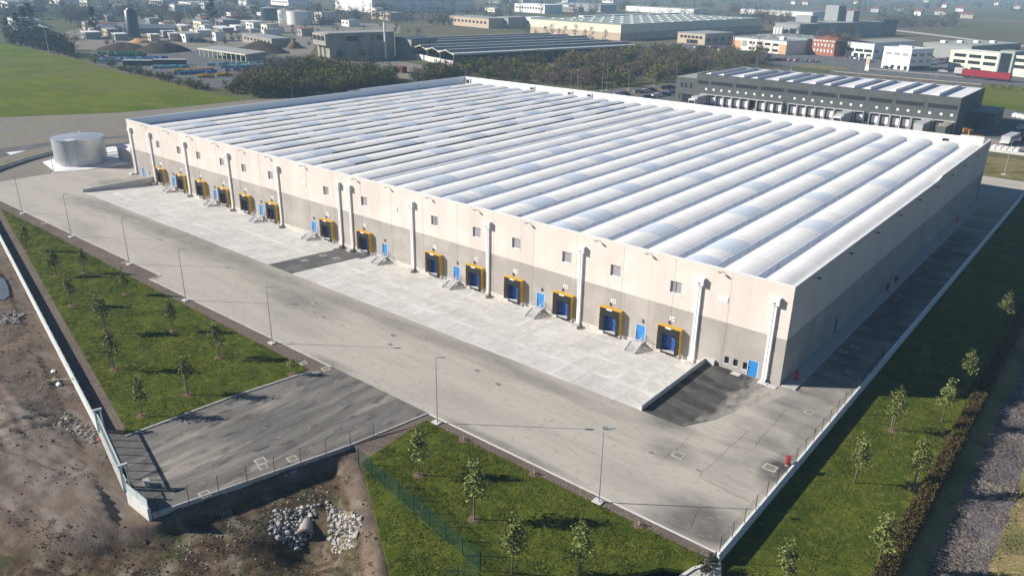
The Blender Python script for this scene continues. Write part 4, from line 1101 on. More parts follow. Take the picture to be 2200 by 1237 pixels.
pile('rock_lining', 'sunlit bank of white riprap stones right of the culvert mouth', [G(715, 1170, zz), G(765, 1185, zz), G(785, 1140, zz), G(700, 1085, zz)], 140, .25, .85, 2, ROCKS, dirt_z)
cx, cy = G(655, 1134, -2.3)
t = thing('culvert_pipe', 'round concrete culvert pipe opening into the ditch', 'pipe', (cx, cy, dirt_z(cx, cy) + .12), 0)
d_ = Vector((.62, -.62, -.05)); R1, R2 = .62, .48
b = MB(); n = 18
def ring(o, r):
    a = d_.cross(Vector((0, 0, 1))).normalized(); c = a.cross(d_).normalized()
    return [tuple(o + (a * math.cos(q) + c * math.sin(q)) * r) for q in np.linspace(0, 2 * math.pi, n, endpoint=False)]
for (o0, r0), (o1, r1), mi in (((-d_ * 1.3, R1), (d_ * .5, R1), 0), ((d_ * .5, R1), (d_ * .5, R2), 0), ((d_ * .5, R2), (-d_ * 1.6, R2), 0), ((-d_ * 1.6, R2), (-d_ * 1.62, .01), 1)):
    A, B_ = ring(o0, r0), ring(o1, r1)
    for k in range(n): b.face([A[k], A[(k + 1) % n], B_[(k + 1) % n], B_[k]], mi)
b.build('pipe_wall', ['rubble', 'rubber'], t, True)
b = MB(); A, B_ = ring(d_ * .1, R1 + .1), ring(d_ * .42, R1 + .1)
for k in range(n): b.face([A[k], A[(k + 1) % n], B_[(k + 1) % n], B_[k]])
b.build('collar', 'rubble', t, True)
pile('rubble_heap', 'heap of broken grey rubble beside the boundary wall near the gate', [G(118, 905), G(200, 945), G(205, 915), G(140, 880)], 60, .3, .85, 3, RUB, dirt_z, 'rubble')
pile('rubble_heap', 'broken concrete pieces by the puddle at the left edge', [G(2, 690), G(40, 692), G(48, 668), G(8, 664)], 34, .5, 1.2, 4, RUB, dirt_z, 'rubble')
pile('rubble_heap', 'scattered lumps of earth and stone on the dirt left of the wall', [G(40, 960), G(180, 965), G(100, 790), G(30, 790)], 80, .12, .4, 5, RUB, dirt_z, 'rubble')
pile('rubble_heap', 'scattered clods along the foot of the shaded ditch bank', [G(300, 1190, -1), G(700, 1030, -1), G(720, 1050, -1), G(340, 1230, -1)], 90, .12, .35, 6, RUB, dirt_z, 'rubble')
for px, py, nme, lab, cat, mcol, sz in ((113, 791, 'cement_sack', 'white sack lying on the dirt outside the wall', 'sack', 'sign_white', .8), (125, 818, 'plastic_sheet', 'crumpled pale blue sheet under the timber plank', 'sheet', 'skylight', 1.0), (118, 808, 'dirt_heap', 'small beige sand heap beside the timber plank', 'heap', 'dry_grass', 1.3), (212, 937, 'red_bag', 'red bag at the end of the rubble by the gate', 'bag', 'red_paint', .5)):
    x, y = G(px, py); b = rock_mesh(px)
    b.v = [(v[0] * sz * 1.1, v[1] * sz * .8, max(v[2], -.1) * sz * .6) for v in b.v]
    tag(b.build(nme, mcol, None, loc=(x, y, dirt_z(x, y) + .06)), lab, cat)
x, y = G(98, 815); x2, y2 = G(166, 820)
b = MB(); b.bar((x, y, dirt_z(x, y) + .12), (x2, y2, .45), .16, .05); tag(b.build('timber_plank', 'bark_pale'), 'long pale timber plank leaning on the boundary wall', 'plank')
# weeds and low scrub in the ditch
rs = np.random.RandomState(77)
sc_ = []
while len(sc_) < 170:
    x, y = rs.uniform(-45, -8), rs.uniform(-72, -40)
    if inside(DITCH, np.array([x]), np.array([y]))[0] and fbm(x * .22, y * .22, 3) > .02: sc_.append((x, y, dirt_z(x, y) + .06))
struct(link('scrub', leaf_cloud('scrub', sc_, 7000, (.3, .3, .07), .11, rs, ['hedge_leaf'])), 'stuff')
sc_ = []
while len(sc_) < 300:
    x, y = rs.uniform(20.2, 25), rs.uniform(-34, 60); sc_.append((x, y, -1.38 if x < 23.4 else -.95))
struct(link('dry_reeds', leaf_cloud('dry_reeds', sc_, 12000, (.5, .9, .08), .12, rs, ['twig'])), 'stuff')
# ------------------------------------------------------------------ background: neighbouring site
mat('b2_grey', (.088, .098, .096), .75, layers=[((.075, .084, .084), .6, .45, .65)], rnd=.04)
mat('louvre', (.055, .058, .06), .6)
mat('pink_yard', (.27, .235, .215), .95, layers=[((.22, .195, .18), .3, .45, .65)])
mat('car_white', (.7, .7, .7), .3, spec=.5); mat('car_black', (.02, .021, .024), .25, spec=.5); mat('car_grey', (.25, .26, .27), .3, metal=.3); mat('car_blue', (.05, .15, .33), .3); mat('car_silver', (.5, .51, .52), .3, metal=.4); mat('car_red', (.3, .02, .02), .3)
mat('tan', (.47, .39, .28), .9); mat('cream', (.68, .64, .50), .85); mat('far_white', (.74, .72, .67), .85); mat('brick', (.33, .13, .08), .9); mat('salmon', (.55, .33, .18), .9)
mat('grey_panel', (.27, .28, .27), .85); mat('roof_grey', (.30, .31, .31), .9); mat('roof_green', (.30, .34, .31), .9); mat('roof_tile', (.25, .10, .06), .9); mat('roof_dark', (.035, .045, .06), .35, spec=.5); mat('conc_old', (.33, .30, .25), .92, layers=[((.26, .24, .2), .2, .45, .65)])
mat('wood', (.42, .22, .08), .9, layers=[((.3, .15, .05), 3, .45, .6)]); mat('trailer_red', (.25, .01, .02), .5); mat('trailer_grey', (.42, .41, .42), .6); mat('trailer_dark', (.10, .10, .085), .6)
mat('bin_green', (.03, .14, .06), .6, rnd=.3); mat('bin_blue', (.02, .12, .32), .5, rnd=.3); mat('bin_cyan', (.12, .32, .42), .5, rnd=.2); mat('bin_yellow', (.55, .33, .03), .5, rnd=.2); mat('bin_dark', (.02, .045, .04), .6)
mat('spoil', (.06, .045, .035), 1, bump=(.6, .8, .5)); mat('spoil_red', (.16, .09, .06), 1, bump=(.6, .8, .5))

def sheet(name, pts, m, z): return struct(MB().sheet(pts, z).build(name, m))
sheet('back_yard', [(-135, 160), (-9.5, 160), (-9.5, 169), (12, 169), (40, 168), (40, 190), (-20, 190), (-135, 190)], 'pink_yard', .0)
sheet('back_yard', [(-20.2, 190), (40, 190), (40, 245), (-20.2, 262)], 'road', .0)
sheet('grass_strip', [(-30, 134.2), (60, 134.2), (60, 168), (10, 166), (-10, 159), (-30, 159)], 'dry_grass', -.01)
sheet('grass_field', [(-34, 264), (60, 244), (60, 345), (-40, 340)], 'field_grass', .0)
sheet('car_park', [(-146, 186), (-116.7, 186), (-116.7, 228), (-131, 236), (-150, 200)], 'road', .004)
sheet('back_road', [G(1180, 196), G(1280, 195), G(1460, 178), G(1490, 168), G(1540, 150), G(1580, 146), G(1520, 175), G(1460, 186), G(1290, 205), G(1180, 206)], 'road', .0)
sheet('dry_verge', [G(1340, 190), G(1460, 174), G(1490, 165), G(1460, 178), G(1345, 192)], 'dry_grass', .01)
sheet('dry_verge', [G(1330, 202), G(1460, 186), G(1470, 189), G(1340, 205)], 'dry_grass', .01)
sheet('main_road', [(-210, 372), (-150, 350), (60, 338), (60, 364), (-100, 372), (-140, 384), (-210, 398)], 'road', .004)
sheet('business_yard', [(-260, 400), (-140, 384.2), (-100, 372.2), (60, 364.2), (60, 470), (-100, 520), (-260, 500)], 'road', -.02)
sheet('rough_ground', [(-108, 300), (-108, 346), (0, 341), (0, 335), (-34, 338), (-40, 300)], 'gravel_brown', -.01)
kerb('road_kerb', [(-100, 371.8), (-30, 366), (60, 363.6)], 1.0, -.1, .12)
kerb('road_kerb', [(-108, 344), (-40, 340.5)], 1.2, -.1, .12, 'kerb')
cxr, cyr = -118, 360
struct(MB().prism([(cxr + 15 * math.cos(a), cyr + 9 * math.sin(a)) for a in np.linspace(0, 6.28, 28, endpoint=False)], -.05, .12).build('traffic_island', 'dry_grass'))
sheet('storage_yard', [G(205, 140), G(330, 160), G(430, 188), G(520, 190), G(660, 150), G(870, 165), G(860, 130), G(660, 128), G(560, 115), G(300, 105), G(190, 112)], 'road', .0)
sheet('storage_yard', [G(640, 130), G(870, 134), G(960, 150), G(880, 172), G(800, 160), G(640, 150)], 'gravel_grey', .01)
sheet('bare_ground', [G(200, 88), G(260, 92), G(250, 100), G(180, 97)], 'gravel_grey', .0)
sheet('bare_ground', [G(480, 92), G(660, 100), G(660, 122), G(520, 118), G(440, 98)], 'gravel_grey', .0)

# dark grey logistics hall behind
BX0, BX1, BY0, BY1, B2H = -107.0, -20.6, 188.0, 224.0, 11.0
b2 = thing('logistics_hall', 'dark grey logistics hall with a row of white dock doors behind the warehouse', 'warehouse')
SG = [-102.9, -100.0, -97.0, -93.9, -90.8, -87.7, -84.6, -81.5, -78.4, -75.5, -70.4, -67.3, -64.3, -61.2, -58.1, -55.0, -51.9, -48.7, -43.9, -40.8, -37.6, -34.6, -31.4, -28.4, -25.2, -22.3]
BAY = [-107.0, -101.8, -92.4, -83.1, -73.8, -65.7, -56.4, -47.2, -39.2, -30.0, -20.6]
for a, c in zip(BAY, BAY[1:]):
    b = MB(); b.box(a + .03, c - .03, BY0, BY0 + .3, 0, B2H); po = b.build('wall_panel', 'b2_grey', b2)
    lo = MB(); n_ = int((c - a - 1.2) / .42)
    lo.box(a + .6, c - .6, BY0 - .04, BY0 - .01, 7.5, 8.7); wo = lo.build('louvre_window', 'dark_glass', po)
    f = MB()
    for k in range(n_ + 1): f.box(a + .6 + k * .42, a + .68 + k * .42, BY0 - .1, BY0 - .045, 7.5, 8.7)
    f.build('fin', 'b2_grey', wo)
for k in range(4): MB().box(BX1 - .3, BX1, BY0 + .32 + k * 8.9, BY0 + .32 + k * 8.9 + 8.85, 0, B2H).build('wall_panel', 'b2_grey', b2)
MB().box(BX0, BX0 + .3, BY0 + .32, BY1, 0, B2H).build('wall_panel', 'b2_grey', b2)
MB().box(BX0 + .32, BX1 - .32, BY1 - .3, BY1, 0, B2H).build('wall_panel', 'b2_grey', b2)
MB().box(BX0 + .31, BX1 - .31, BY0 + .31, BY1 - .31, B2H - .6, B2H - .35).build('roof_deck', 'cap_white', b2)
MB().box(BX0 - .05, BX1 + .05, BY0 - .05, BY0 + .28, B2H, B2H + .1).build('parapet_cap', 'b2_grey', b2)
xx = BX0 + 4.2; k = 0
while xx < BX1 - 4:
    q = MB(); y0, y1 = BY0 + 2.2, BY1 - 3
    q.face([(xx - 3.0, y0, B2H - .3), (xx, y0, B2H + .5), (xx, y1, B2H + .5), (xx - 3.0, y1, B2H - .3)], 0)
    q.face([(xx, y0, B2H - .34), (xx, y1, B2H - .34), (xx, y1, B2H + .5), (xx, y0, B2H + .5)], 1)
    q.face([(xx - 3.0, y0, B2H - .34), (xx, y0, B2H - .34), (xx, y0, B2H + .5)], 0)
    so = q.build('roof_shed', ['cap_white', 'white_metal'], b2)
    MB().box(xx - .12, xx + .14, y0 - .05, y1 + .05, B2H + .51, B2H + .59).build('shed_cap', 'roof_grey', so)
    xx += 5.0 if k % 2 == 0 else 7.6; k += 1
for i, x in enumerate(SG):
    f = MB()
    for s in (-1.5, 1.38): f.box(x + s, x + s + .12, BY0 - 1.3, BY0 - .01, .1, 4.15)
    f.box(x - 1.38, x + 1.38, BY0 - 1.3, BY0 - .01, 4.03, 4.15)
    fo = f.build('dock_frame', 'steel', b2)
    bk = MB(); bk.box(x - 1.36, x + 1.36, BY0 - .10, BY0 - .012, 1.0, 4.0); bk.build('dock_recess', 'rubber', fo)
    if i != 6: MB().box(x - .95, x + .95, BY0 - .2, BY0 - .105, 1.05, 3.3).build('dock_door', 'sign_white', fo)
    for s in (-1.3, 1.06): MB().box(x + s, x + s + .24, BY0 - .5, BY0 - .105, .5, 1.1).build('bumper', 'rubber', fo)
    MB().box(x - .36, x + .36, BY0 - .08, BY0 - .03, 5.5, 6.2).build('dock_number', 'sign_white', fo)
MB().box(BX0 + 2, BX1 - .05, BY0 - .06, BY0 - .004, 0, .95).build('plinth', 'conc_old', b2)
ob = thing('office_annexe', 'dark grey two-storey annexe at the left end of the logistics hall', 'building', (0, 0, 0))
MB().box(-116.5, -107.05, 190.6, 222, 0, 8.9).build('wall', 'b2_grey', ob); MB().box(-116.4, -107.1, 190.7, 221.9, 8.9, 8.98).build('roof', 'roof_green', ob)
for x in (-114.2, -112.4, -110.4): MB().box(x - .38, x + .38, 190.52, 190.62, 5.3, 7.0).build('window', 'dark_glass', ob)
MB().box(-113.6, -109.6, 190.5, 190.62, 0, 3.0).build('door', 'dark_glass', ob); MB().box(-114.9, -114.4, 190.52, 190.62, 1.3, 2.9).build('window', 'dark_glass', ob)
t = thing('lean_to', 'dark steel lean-to store against the end of the logistics hall', 'shed', (0, 0, 0))
MB().box(-20.5, -13.5, 206, 222, 0, 5.2).build('wall', 'b2_grey', t); MB().box(-20.6, -13.3, 205.8, 222.2, 5.2, 5.4).build('roof', 'roof_green', t); MB().box(-18.6, -15.4, 205.9, 205.99, 0, 4.0).build('door', 'louvre', t)

# lorries
def lorry(x, y, label, body, cab='car_white', ln=8.5, rz=0.0, z=0, group='lorries at the docks', cabon=True):
    t = thing('lorry', label, 'lorry', (x, y, z), rz, group)
    MB().box(-1.25, 1.25, -ln, 0, 1.1, 3.9).build('cargo_box', body, t)
    MB().box(-1.28, 1.28, -ln - .01, 0, 3.9, 3.96).build('box_roof', 'conc_old' if body == 'trailer_dark' else body, t)
    MB().box(-1.0, 1.0, -ln + .2, -.2, .75, 1.08).build('chassis', 'rubber', t)
    if cabon:
        c = MB(); c.prism([(-1.2, -ln - 2.1), (1.2, -ln - 2.1), (1.2, -ln - .15), (-1.2, -ln - .15)], .6, 3.4); co = c.build('cab', cab, t)
        MB().box(-1.05, 1.05, -ln - 2.16, -ln - 2.11, 1.9, 2.9).build('windscreen', 'dark_glass', co)
    for yy in ((-1.4, -2.7, -ln + 1.0) + ((-ln - 1.2,) if cabon else ())):
        for s in (-1.1, 1.1): MB().tube([(s - .14, yy, .5), (s + .14, yy, .5)], .5, 12).build('wheel', 'rubber', t)
    return t
lorry(-103.0, 187.0, 'white box lorry backed up to the leftmost dock of the grey hall', 'trailer_grey', ln=7.5)
lorry(-51.9, 187.0, 'pale lorry backed up to the middle docks of the grey hall', 'trailer_grey', ln=9)
lorry(-28.4, 187.0, 'lorry with lilac-grey box at the right docks of the grey hall', 'trailer_grey', ln=10.5, cabon=False)
lorry(-22.3, 187.0, 'dark lorry with brownish roof at the last right dock', 'trailer_dark', 'trailer_dark', ln=10.5, cabon=False)
# pallet stacks
pm = MB()
for k in range(9):
    z = k * .16
    for q in (-.5, 0, .5): pm.box(q - .06, q + .06, -.6, .6, z, z + .09)
    for q in range(6): pm.box(-.6, .6, -.6 + q * .22, -.47 + q * .22, z + .09, z + .12)
PM = pm.mesh('pallet_stack', ['wood'])
PS = [(-17.0, 182.5, 0), (-15.6, 182.5, 0), (-14.2, 182.8, 0), (-12.9, 183.2, 0), (-17.2, 184.2, 0), (-17.2, 184.2, 1.45), (-15.8, 184.3, 0), (-15.8, 184.3, 1.45), (-17.3, 185.8, 0), (-17.3, 185.8, 1.45), (-14.3, 184.4, 0), (-13.0, 184.7, 0)]
for i, (x, y, z) in enumerate(PS):
    tag(link('pallet_stack', PM, None, (x, y, z), .1 * i), 'stack of wooden pallets in the yard by the right end of the grey hall', 'pallets', 'pallet stacks by the grey hall')
for i in range(10):
    tag(MB().box(-.5, .5, -.5, .5, 0, 1.1).build('wrapped_crate', 'sign_white', None, loc=(-13 + (i % 5) * 1.5 + .2 * (i // 5), 243 + (i // 5) * 2.0 - i % 5, 0)), 'white wrapped crate in the rows at the far right of the back yard', 'crate', 'white wrapped crates')
    tag(MB().box(-.6, .6, -1.0, 1.0, 0, .5).box(-.5, .5, -.9, .9, .5, .9).build('stone_block', 'far_white', None, loc=(-7.5 + (i % 5) * 1.4, 172 + (i // 5) * 2.4, 0)), 'pale stacked goods beside the low wall of the back yard', 'goods', 'pale goods by the low wall')
t = thing('flatbed_trailer', 'white flatbed trailer parked beyond the right corner of the roof', 'trailer', (-5.6, 186, 0), -.1)
MB().box(-1.2, 1.2, -5, 5, 1.1, 2.6).build('load', 'trailer_grey', t); MB().box(-1.2, 1.2, -6, 5.2, .8, 1.05).build('bed', 'sign_white', t)
for yy in (-3, 3): MB().tube([(-1.1, yy, .45), (1.1, yy, .45)], .45, 10).build('wheel', 'rubber', t)
t = thing('tractor', 'red tractor standing at the right edge of the back yard', 'tractor', (-2.0, 192, 0), .4)
MB().box(-.5, .5, -1.8, .3, .8, 1.6).build('bonnet', 'car_red', t); MB().box(-.75, .75, .3, 1.7, 1.0, 2.7).build('cab', 'dark_glass', t); MB().box(-.8, .8, .25, 1.75, 2.7, 2.8).build('cab_roof', 'sign_white', t)
for s in (-.9, .9):
    MB().tube([(s - .2, 1.1, .8), (s + .2, 1.1, .8)], .8, 14).build('wheel', 'rubber', t); MB().tube([(s - .15, -1.3, .5), (s + .15, -1.3, .5)], .5, 12).build('wheel', 'rubber', t)
tag(MB().box(-10, 40, 168.9, 169.2, -.1, .7).build('yard_wall', 'concrete_pale'), 'low white wall between the grass strip and the back yard', 'wall')

# cars
def car_meshes():
    prof = [(-2.1, .35), (2.1, .35), (2.12, .75), (1.95, .88), (1.05, .95), (.45, 1.42), (-1.1, 1.45), (-1.85, 1.0), (-2.12, .9)]
    b = MB(); n = len(prof)
    for s in (-.84, .84): b.v += [(p[0], s * (.86 if p[1] > 1.2 else 1), p[1]) for p in prof]
    b.f.append(tuple(range(n))); b.m.append(0); b.f.append(tuple(range(2 * n - 1, n - 1, -1))); b.m.append(0)
    for i in range(n):
        j = (i + 1) % n; b.f.append((i, n + i, n + j, j)); b.m.append(0)
    g = MB(); g.face([(1.0, -.72, .985), (1.0, .72, .985), (.5, .64, 1.40), (.5, -.64, 1.40)]); g.face([(-1.82, .7, 1.04), (-1.82, -.7, 1.04), (-1.15, -.64, 1.44), (-1.15, .64, 1.44)])
    for s in (-1, 1):
        q = [(.85, s * .845, 1.0), (.42, s * .745, 1.36), (-1.05, s * .745, 1.38), (-1.55, s * .845, 1.02)]
        g.face(q if s < 0 else q[::-1])
    w = MB(); w.tube([(0, -.12, 0), (0, .12, 0)], .33, 12)
    return b, g.mesh('windows', ['dark_glass']), w.mesh('wheel', ['rubber'])
cb, CG, CWm = car_meshes()
CB = {c: cb.mesh('body', [c]) for c in ('car_white', 'car_black', 'car_grey', 'car_blue', 'car_silver', 'car_red')}
def car(x, y, rz, c, label, group):
    t = thing('parked_car', label, 'car', (x, y, .01), rz, group)
    link('body', CB[c], t); link('windows', CG, t)
    for a in (-1.3, 1.3):
        for s in (-.76, .76): link('wheel', CWm, t, (a, s, .33))
NC = [(1330, 206, 'car_silver', 'silver car parked nearest the roof edge in the small car park'), (1342, 205, 'car_black', 'dark car beside the silver car in the small car park'), (1393, 212, 'car_black', 'black car at the front of the small car park'), (1412, 209, 'car_white', 'white car in the small car park'), (1430, 206, 'car_black', 'large black car between the white and the blue car'), (1445, 202, 'car_blue', 'blue car next to the grey annexe'), (1372, 200, 'car_grey', 'grey car in the middle row of the small car park'), (1386, 199, 'car_white', 'white car in the middle row of the small car park'), (1400, 197, 'car_black', 'black car in the middle row of the small car park'), (1430, 192, 'car_black', 'left of two black cars in the back row'), (1441, 191, 'car_black', 'right of two black cars in the back row'), (2192, 278, 'car_white', 'white car in the shadow of the grey hall on the right')]
for i, (px, py, c, l) in enumerate(NC):
    x, y = G(px, py); car(x, y, .9 if px < 2000 else 1.5, c, l, 'cars in the small car park')
rc = random.Random(9)
cols = ['car_white', 'car_white', 'car_silver', 'car_grey', 'car_black', 'car_blue', 'car_red', 'car_silver']
for row, (p0, p1, n) in enumerate((((1497, 104), (1545, 104), 9), ((1505, 110), (1640, 126), 26), ((1530, 107), (1650, 122), 20), ((1645, 129), (1755, 134), 20), ((1990, 134), (2060, 126), 10), ((1995, 140), (2050, 133), 8), ((1820, 124), (1870, 134), 6))):
    a, b_ = Vector(G(*p0)), Vector(G(*p1))
    for k in range(n):
        p = a.lerp(b_, k / max(1, n - 1)); car(p.x + rc.uniform(-.3, .3), p.y + rc.uniform(-.3, .3), 1.2 + rc.uniform(-.1, .1), c_ := rc.choice(cols), '%s car, %s from the left in the %s' % (c_[4:], ORD[k], ('row before the tan office', 'row beside the thicket', 'row before the orange office', 'row below the brick house', 'row behind the white cube', 'row right of the white cube', 'row before the pale workshop')[row]), 'cars parked at the business park')
for px, py, l in ((1905, 147, 'dark car left of three before the white office cube'), (1918, 148, 'dark car middle of three before the white office cube'), (1934, 149, 'dark car right of three before the white office cube')): car(*G(px, py), 1.0, 'car_black', l, 'cars by the white office')
car(*G(2026, 156), .2, 'car_white', 'white car on the road left of the red trailers', 'cars by the white office')
lorry(*G(2050, 162), 'grey trailer left of the two red trailers on the main road', 'trailer_grey', ln=5, rz=math.pi / 2 - .15, group='trailers on the main road', cabon=False)
lorry(*G(2066, 166), 'left red curtain trailer parked on the main road', 'trailer_red', ln=12, rz=math.pi / 2 - .15, group='trailers on the main road', cabon=False)
lorry(*G(2108, 171), 'right red curtain trailer parked on the main road', 'trailer_red', ln=12.5, rz=math.pi / 2 - .15, group='trailers on the main road', cabon=False)

# buildings
def bld(name, label, corner, rz, W, D, h, wall, roof, rows=(), side=(), cat='building', two=None, par=.25, glass='dark_glass'):
    """corner = right end of the lit front; W runs left along the front, D runs back"""
    t = thing(name, label, cat, (*corner, 0), rz)
    MB().box(-W, 0, 0, D, 0, h).build('wall', wall, t)
    if two: MB().box(-W - .03, .03, -.03, D + .03, 0, h * .48).build('wall_base', two, t)
    MB().box(-W - par, par, -par, D + par, h, h + .35).build('roof', roof, t)
    for (z0, z1, n, fr, m_, u0, u1) in rows:
        for k in range(n):
            c = -W + W * (u0 + (u1 - u0) * (k + .5) / n); w = W * (u1 - u0) / n * fr / 2
            MB().box(c - w, c + w, -.14, -.05, z0, z1).build('window', m_ or glass, t)
    for (z0, z1, n, fr, m_) in side:
        for k in range(n):
            c = D * (k + .5) / n; w = D / n * fr / 2
            MB().box(.05, .14, c - w, c + w, z0, z1).build('window', m_ or glass, t)
    return t
dg = math.radians
o = bld('far_warehouse', 'huge pale warehouse with a green-grey roof and rooflights in the distance', (-292.5, 433), dg(-6), 92, 205, 11, 'cream', 'roof_green', two='tan', cat='warehouse')
for i in range(9):
    for j in range(7): MB().box(-84 + i * 10 - 1.6, -84 + i * 10 + 1.6, 18 + j * 26, 20.5 + j * 26, 11.35, 11.7).build('rooflight', 'sign_white', o)
MB().box(-93, -88, 60, 206, 11.36, 12.3).build('roof_edge', 'sign_white', o)
for j in range(8): MB().box(.06, .5, 14 + j * 25, 14.5 + j * 25, 0, 11).build('downpipe', 'far_white', o)
bld('tan_office', 'tan two-storey office with a glazed middle beyond the parked cars', (-232, 447), dg(-10), 24, 34, 7.2, 'tan', 'roof_grey', [(3.9, 5.6, 6, .7, None, .08, .92), (.4, 3.0, 8, .8, None, .35, .75)], [(2, 4.5, 4, .5, None)])
o = bld('orange_office', 'white and orange office block with brown windows behind the car park', (-163, 419), dg(-17), 43, 20, 7.6, 'far_white', 'roof_grey', [(4.4, 6.0, 4, .72, None, .30, .88), (1.0, 2.6, 4, .72, None, .30, .88), (2.6, 6.2, 1, .8, 'grey_panel', .17, .29)])
for u0, u1 in ((-43.05, -36), (-5.5, .05)): MB().box(u0, u1, -.05, .02, 0, 5.9).build('cladding', 'salmon', o)
for q in (-26.5, -18, -10.5): MB().box(q - .5, q + .5, -.17, -.145, 0, 6).build('cladding', 'salmon', o)
MB().box(-9, -6, 4, 7, 7.95, 10).build('roof_hut', 'far_white', o)
bld('grey_hall', 'plain grey hall attached behind the white and orange office', (-157, 437.5), dg(-17), 40, 32, 8.5, 'grey_panel', 'roof_green')
o = bld('grey_factory', 'grey stepped factory with dark towers beyond the brick house', (-206, 583), dg(-19), 26, 95, 11, 'grey_panel', 'roof_grey', [(4.5, 8.5, 1, .6, None, .05, .6), (5, 7, 1, .3, None, .6, .9)], [(3, 8, 1, .1, None)], cat='factory')
for q in ((-24, -9, 8, 16, 11.4, 16.5), (-30, -17, 52, 62, 11.4, 24), (-16, -6, 58, 66, 11.4, 20)): MB().box(*q).build('tower', 'grey_panel', o)
MB().box(-1.5, .2, 92, 112, 0, 13).build('end_wall', 'roof_dark', o)
o = bld('silo_plant', 'grey plant room with three pale silos on the roofline', (-193, 520), dg(-15), 22, 20, 13, 'grey_panel', 'roof_grey', [(4, 10, 1, .5, None, .5, 1.0)])
for k in range(3): MB().tube([(-19 + 3 * k, -3, 0), (-19 + 3 * k, -3, 10.5)], 1.3, 12).build('silo', 'far_white', o, True)
o = bld('brick_house', 'red brick office house with rows of white windows', (-137, 429.7), dg(-18), 16.5, 16, 8.9, 'brick', 'far_white', [(5.3, 7.0, 6, .35, 'far_white', .05, .97), (2.0, 3.7, 6, .35, 'far_white', .05, .97), (8.2, 8.7, 7, .6, 'far_white', .02, .98)], [(2, 7, 3, .3, 'roof_grey')])
b = MB(); b.face([(-17, -.5, 9.26), (.6, -.5, 9.26), (-4, 8, 11.4), (-12.5, 8, 11.4)]); b.face([(.6, -.5, 9.26), (.6, 16.4, 9.26), (-4, 8, 11.4)]); b.face([(-17, 16.4, 9.26), (-17, -.5, 9.26), (-12.5, 8, 11.4)]); b.face([(.6, 16.4, 9.26), (-17, 16.4, 9.26), (-12.5, 8, 11.4), (-4, 8, 11.4)]); b.build('hip_roof', 'roof_tile', o)
o = bld('pale_workshop', 'pale workshop with a low curved roof and strip windows beside the brick house', (-114.8, 432), dg(-17), 19, 44, 8.6, 'far_white', 'roof_grey', [(3.6, 5.2, 3, .85, None, .03, .97), (.3, 2.6, 3, .7, None, .3, .97)], [(3.5, 5, 6, .5, None)])
b = MB()
for k in range(6):
    a0, a1 = -19 + 19 * k / 6, -19 + 19 * (k + 1) / 6; f = lambda u: 8.96 + 1.0 * (1 - (2 * (u + 19) / 19 - 1) ** 2)
    b.face([(a0, -.2, f(a0)), (a1, -.2, f(a1)), (a1, 44, f(a1)), (a0, 44, f(a0))])
b.build('curved_roof', 'roof_grey', o)
o = bld('green_roof_hall', 'long low hall with pale green roof and roof hoods behind the white office cube', (-70, 470), dg(-17), 30, 60, 8, 'grey_panel', 'roof_green', [], [(1, 5, 8, .5, None)])
for k in range(4): MB().box(-24 + 5 * k, -21 + 5 * k, 8 + 10 * k, 11 + 10 * k, 8.36, 9.8).build('roof_hood', 'far_white', o)
o = bld('white_office', 'bright white three-storey office cube', (-80.7, 376.5), dg(-24), 17, 17, 10.6, 'sign_white', 'sign_white', [(7.2, 8.6, 3, .68, 'window_pane', .05, .95), (4.0, 5.4, 3, .68, 'far_white', .05, .95), (.2, 2.2, 3, .45, None, .3, 1.0)], [(7.2, 8.5, 3, .6, None), (4.0, 5.3, 3, .5, None), (.3, 2.3, 1, .9, None)])
for k in range(4): MB().box(-11 + 2.0 * k, -9.6 + 2.0 * k, 4, 6, 10.96, 12.0).build('roof_unit', 'white_metal', o)
WN = [(7.0, 8.6, 3, .8, None, .03, .52), (3.9, 5.5, 3, .8, None, .03, .52), (1.2, 2.3, 2, .6, None, .03, .4), (7.0, 8.6, 2, .8, None, .68, .99), (3.9, 5.5, 2, .8, None, .68, .99), (1.2, 2.3, 1, .4, None, .8, .99)]
o = bld('cream_office', 'cream office with ribbon windows and a dark glass stair tower on the right', (-22, 388), dg(-18), 48, 16, 9.6, 'cream', 'far_white', WN)
MB().box(-22.5, -15.2, -.9, 9, 0, 11.8).build('stair_tower', 'roof_green', o); MB().box(-21.6, -16.4, -1.02, -.92, .1, 10.6).build('tower_glazing', 'dark_glass', o)
for k in range(9): MB().box(-12 + k * 1.2, -11.5 + k * 1.2, 3, 7, 9.96, 11.2).build('roof_unit', 'rubber', o)
bld('back_hall', 'grey hall with a dark roof edge behind the cream office', (2, 440), dg(-18), 26, 40, 12, 'cream', 'roof_dark')
x, y = G(1862, 152); t = thing('totem_sign', 'pale totem sign at the roundabout by the white office', 'sign', (x, y, 0), -.3)
MB().box(-1.1, 1.1, -.25, .25, 0, 1.6).build('base', 'far_white', t); MB().box(-1.0, .8, -.2, .2, 1.6, 7.0).build('board', 'cream', t); MB().box(-.7, .5, -.24, -.21, 3, 6.4).build('board_panel', 'salmon', t)
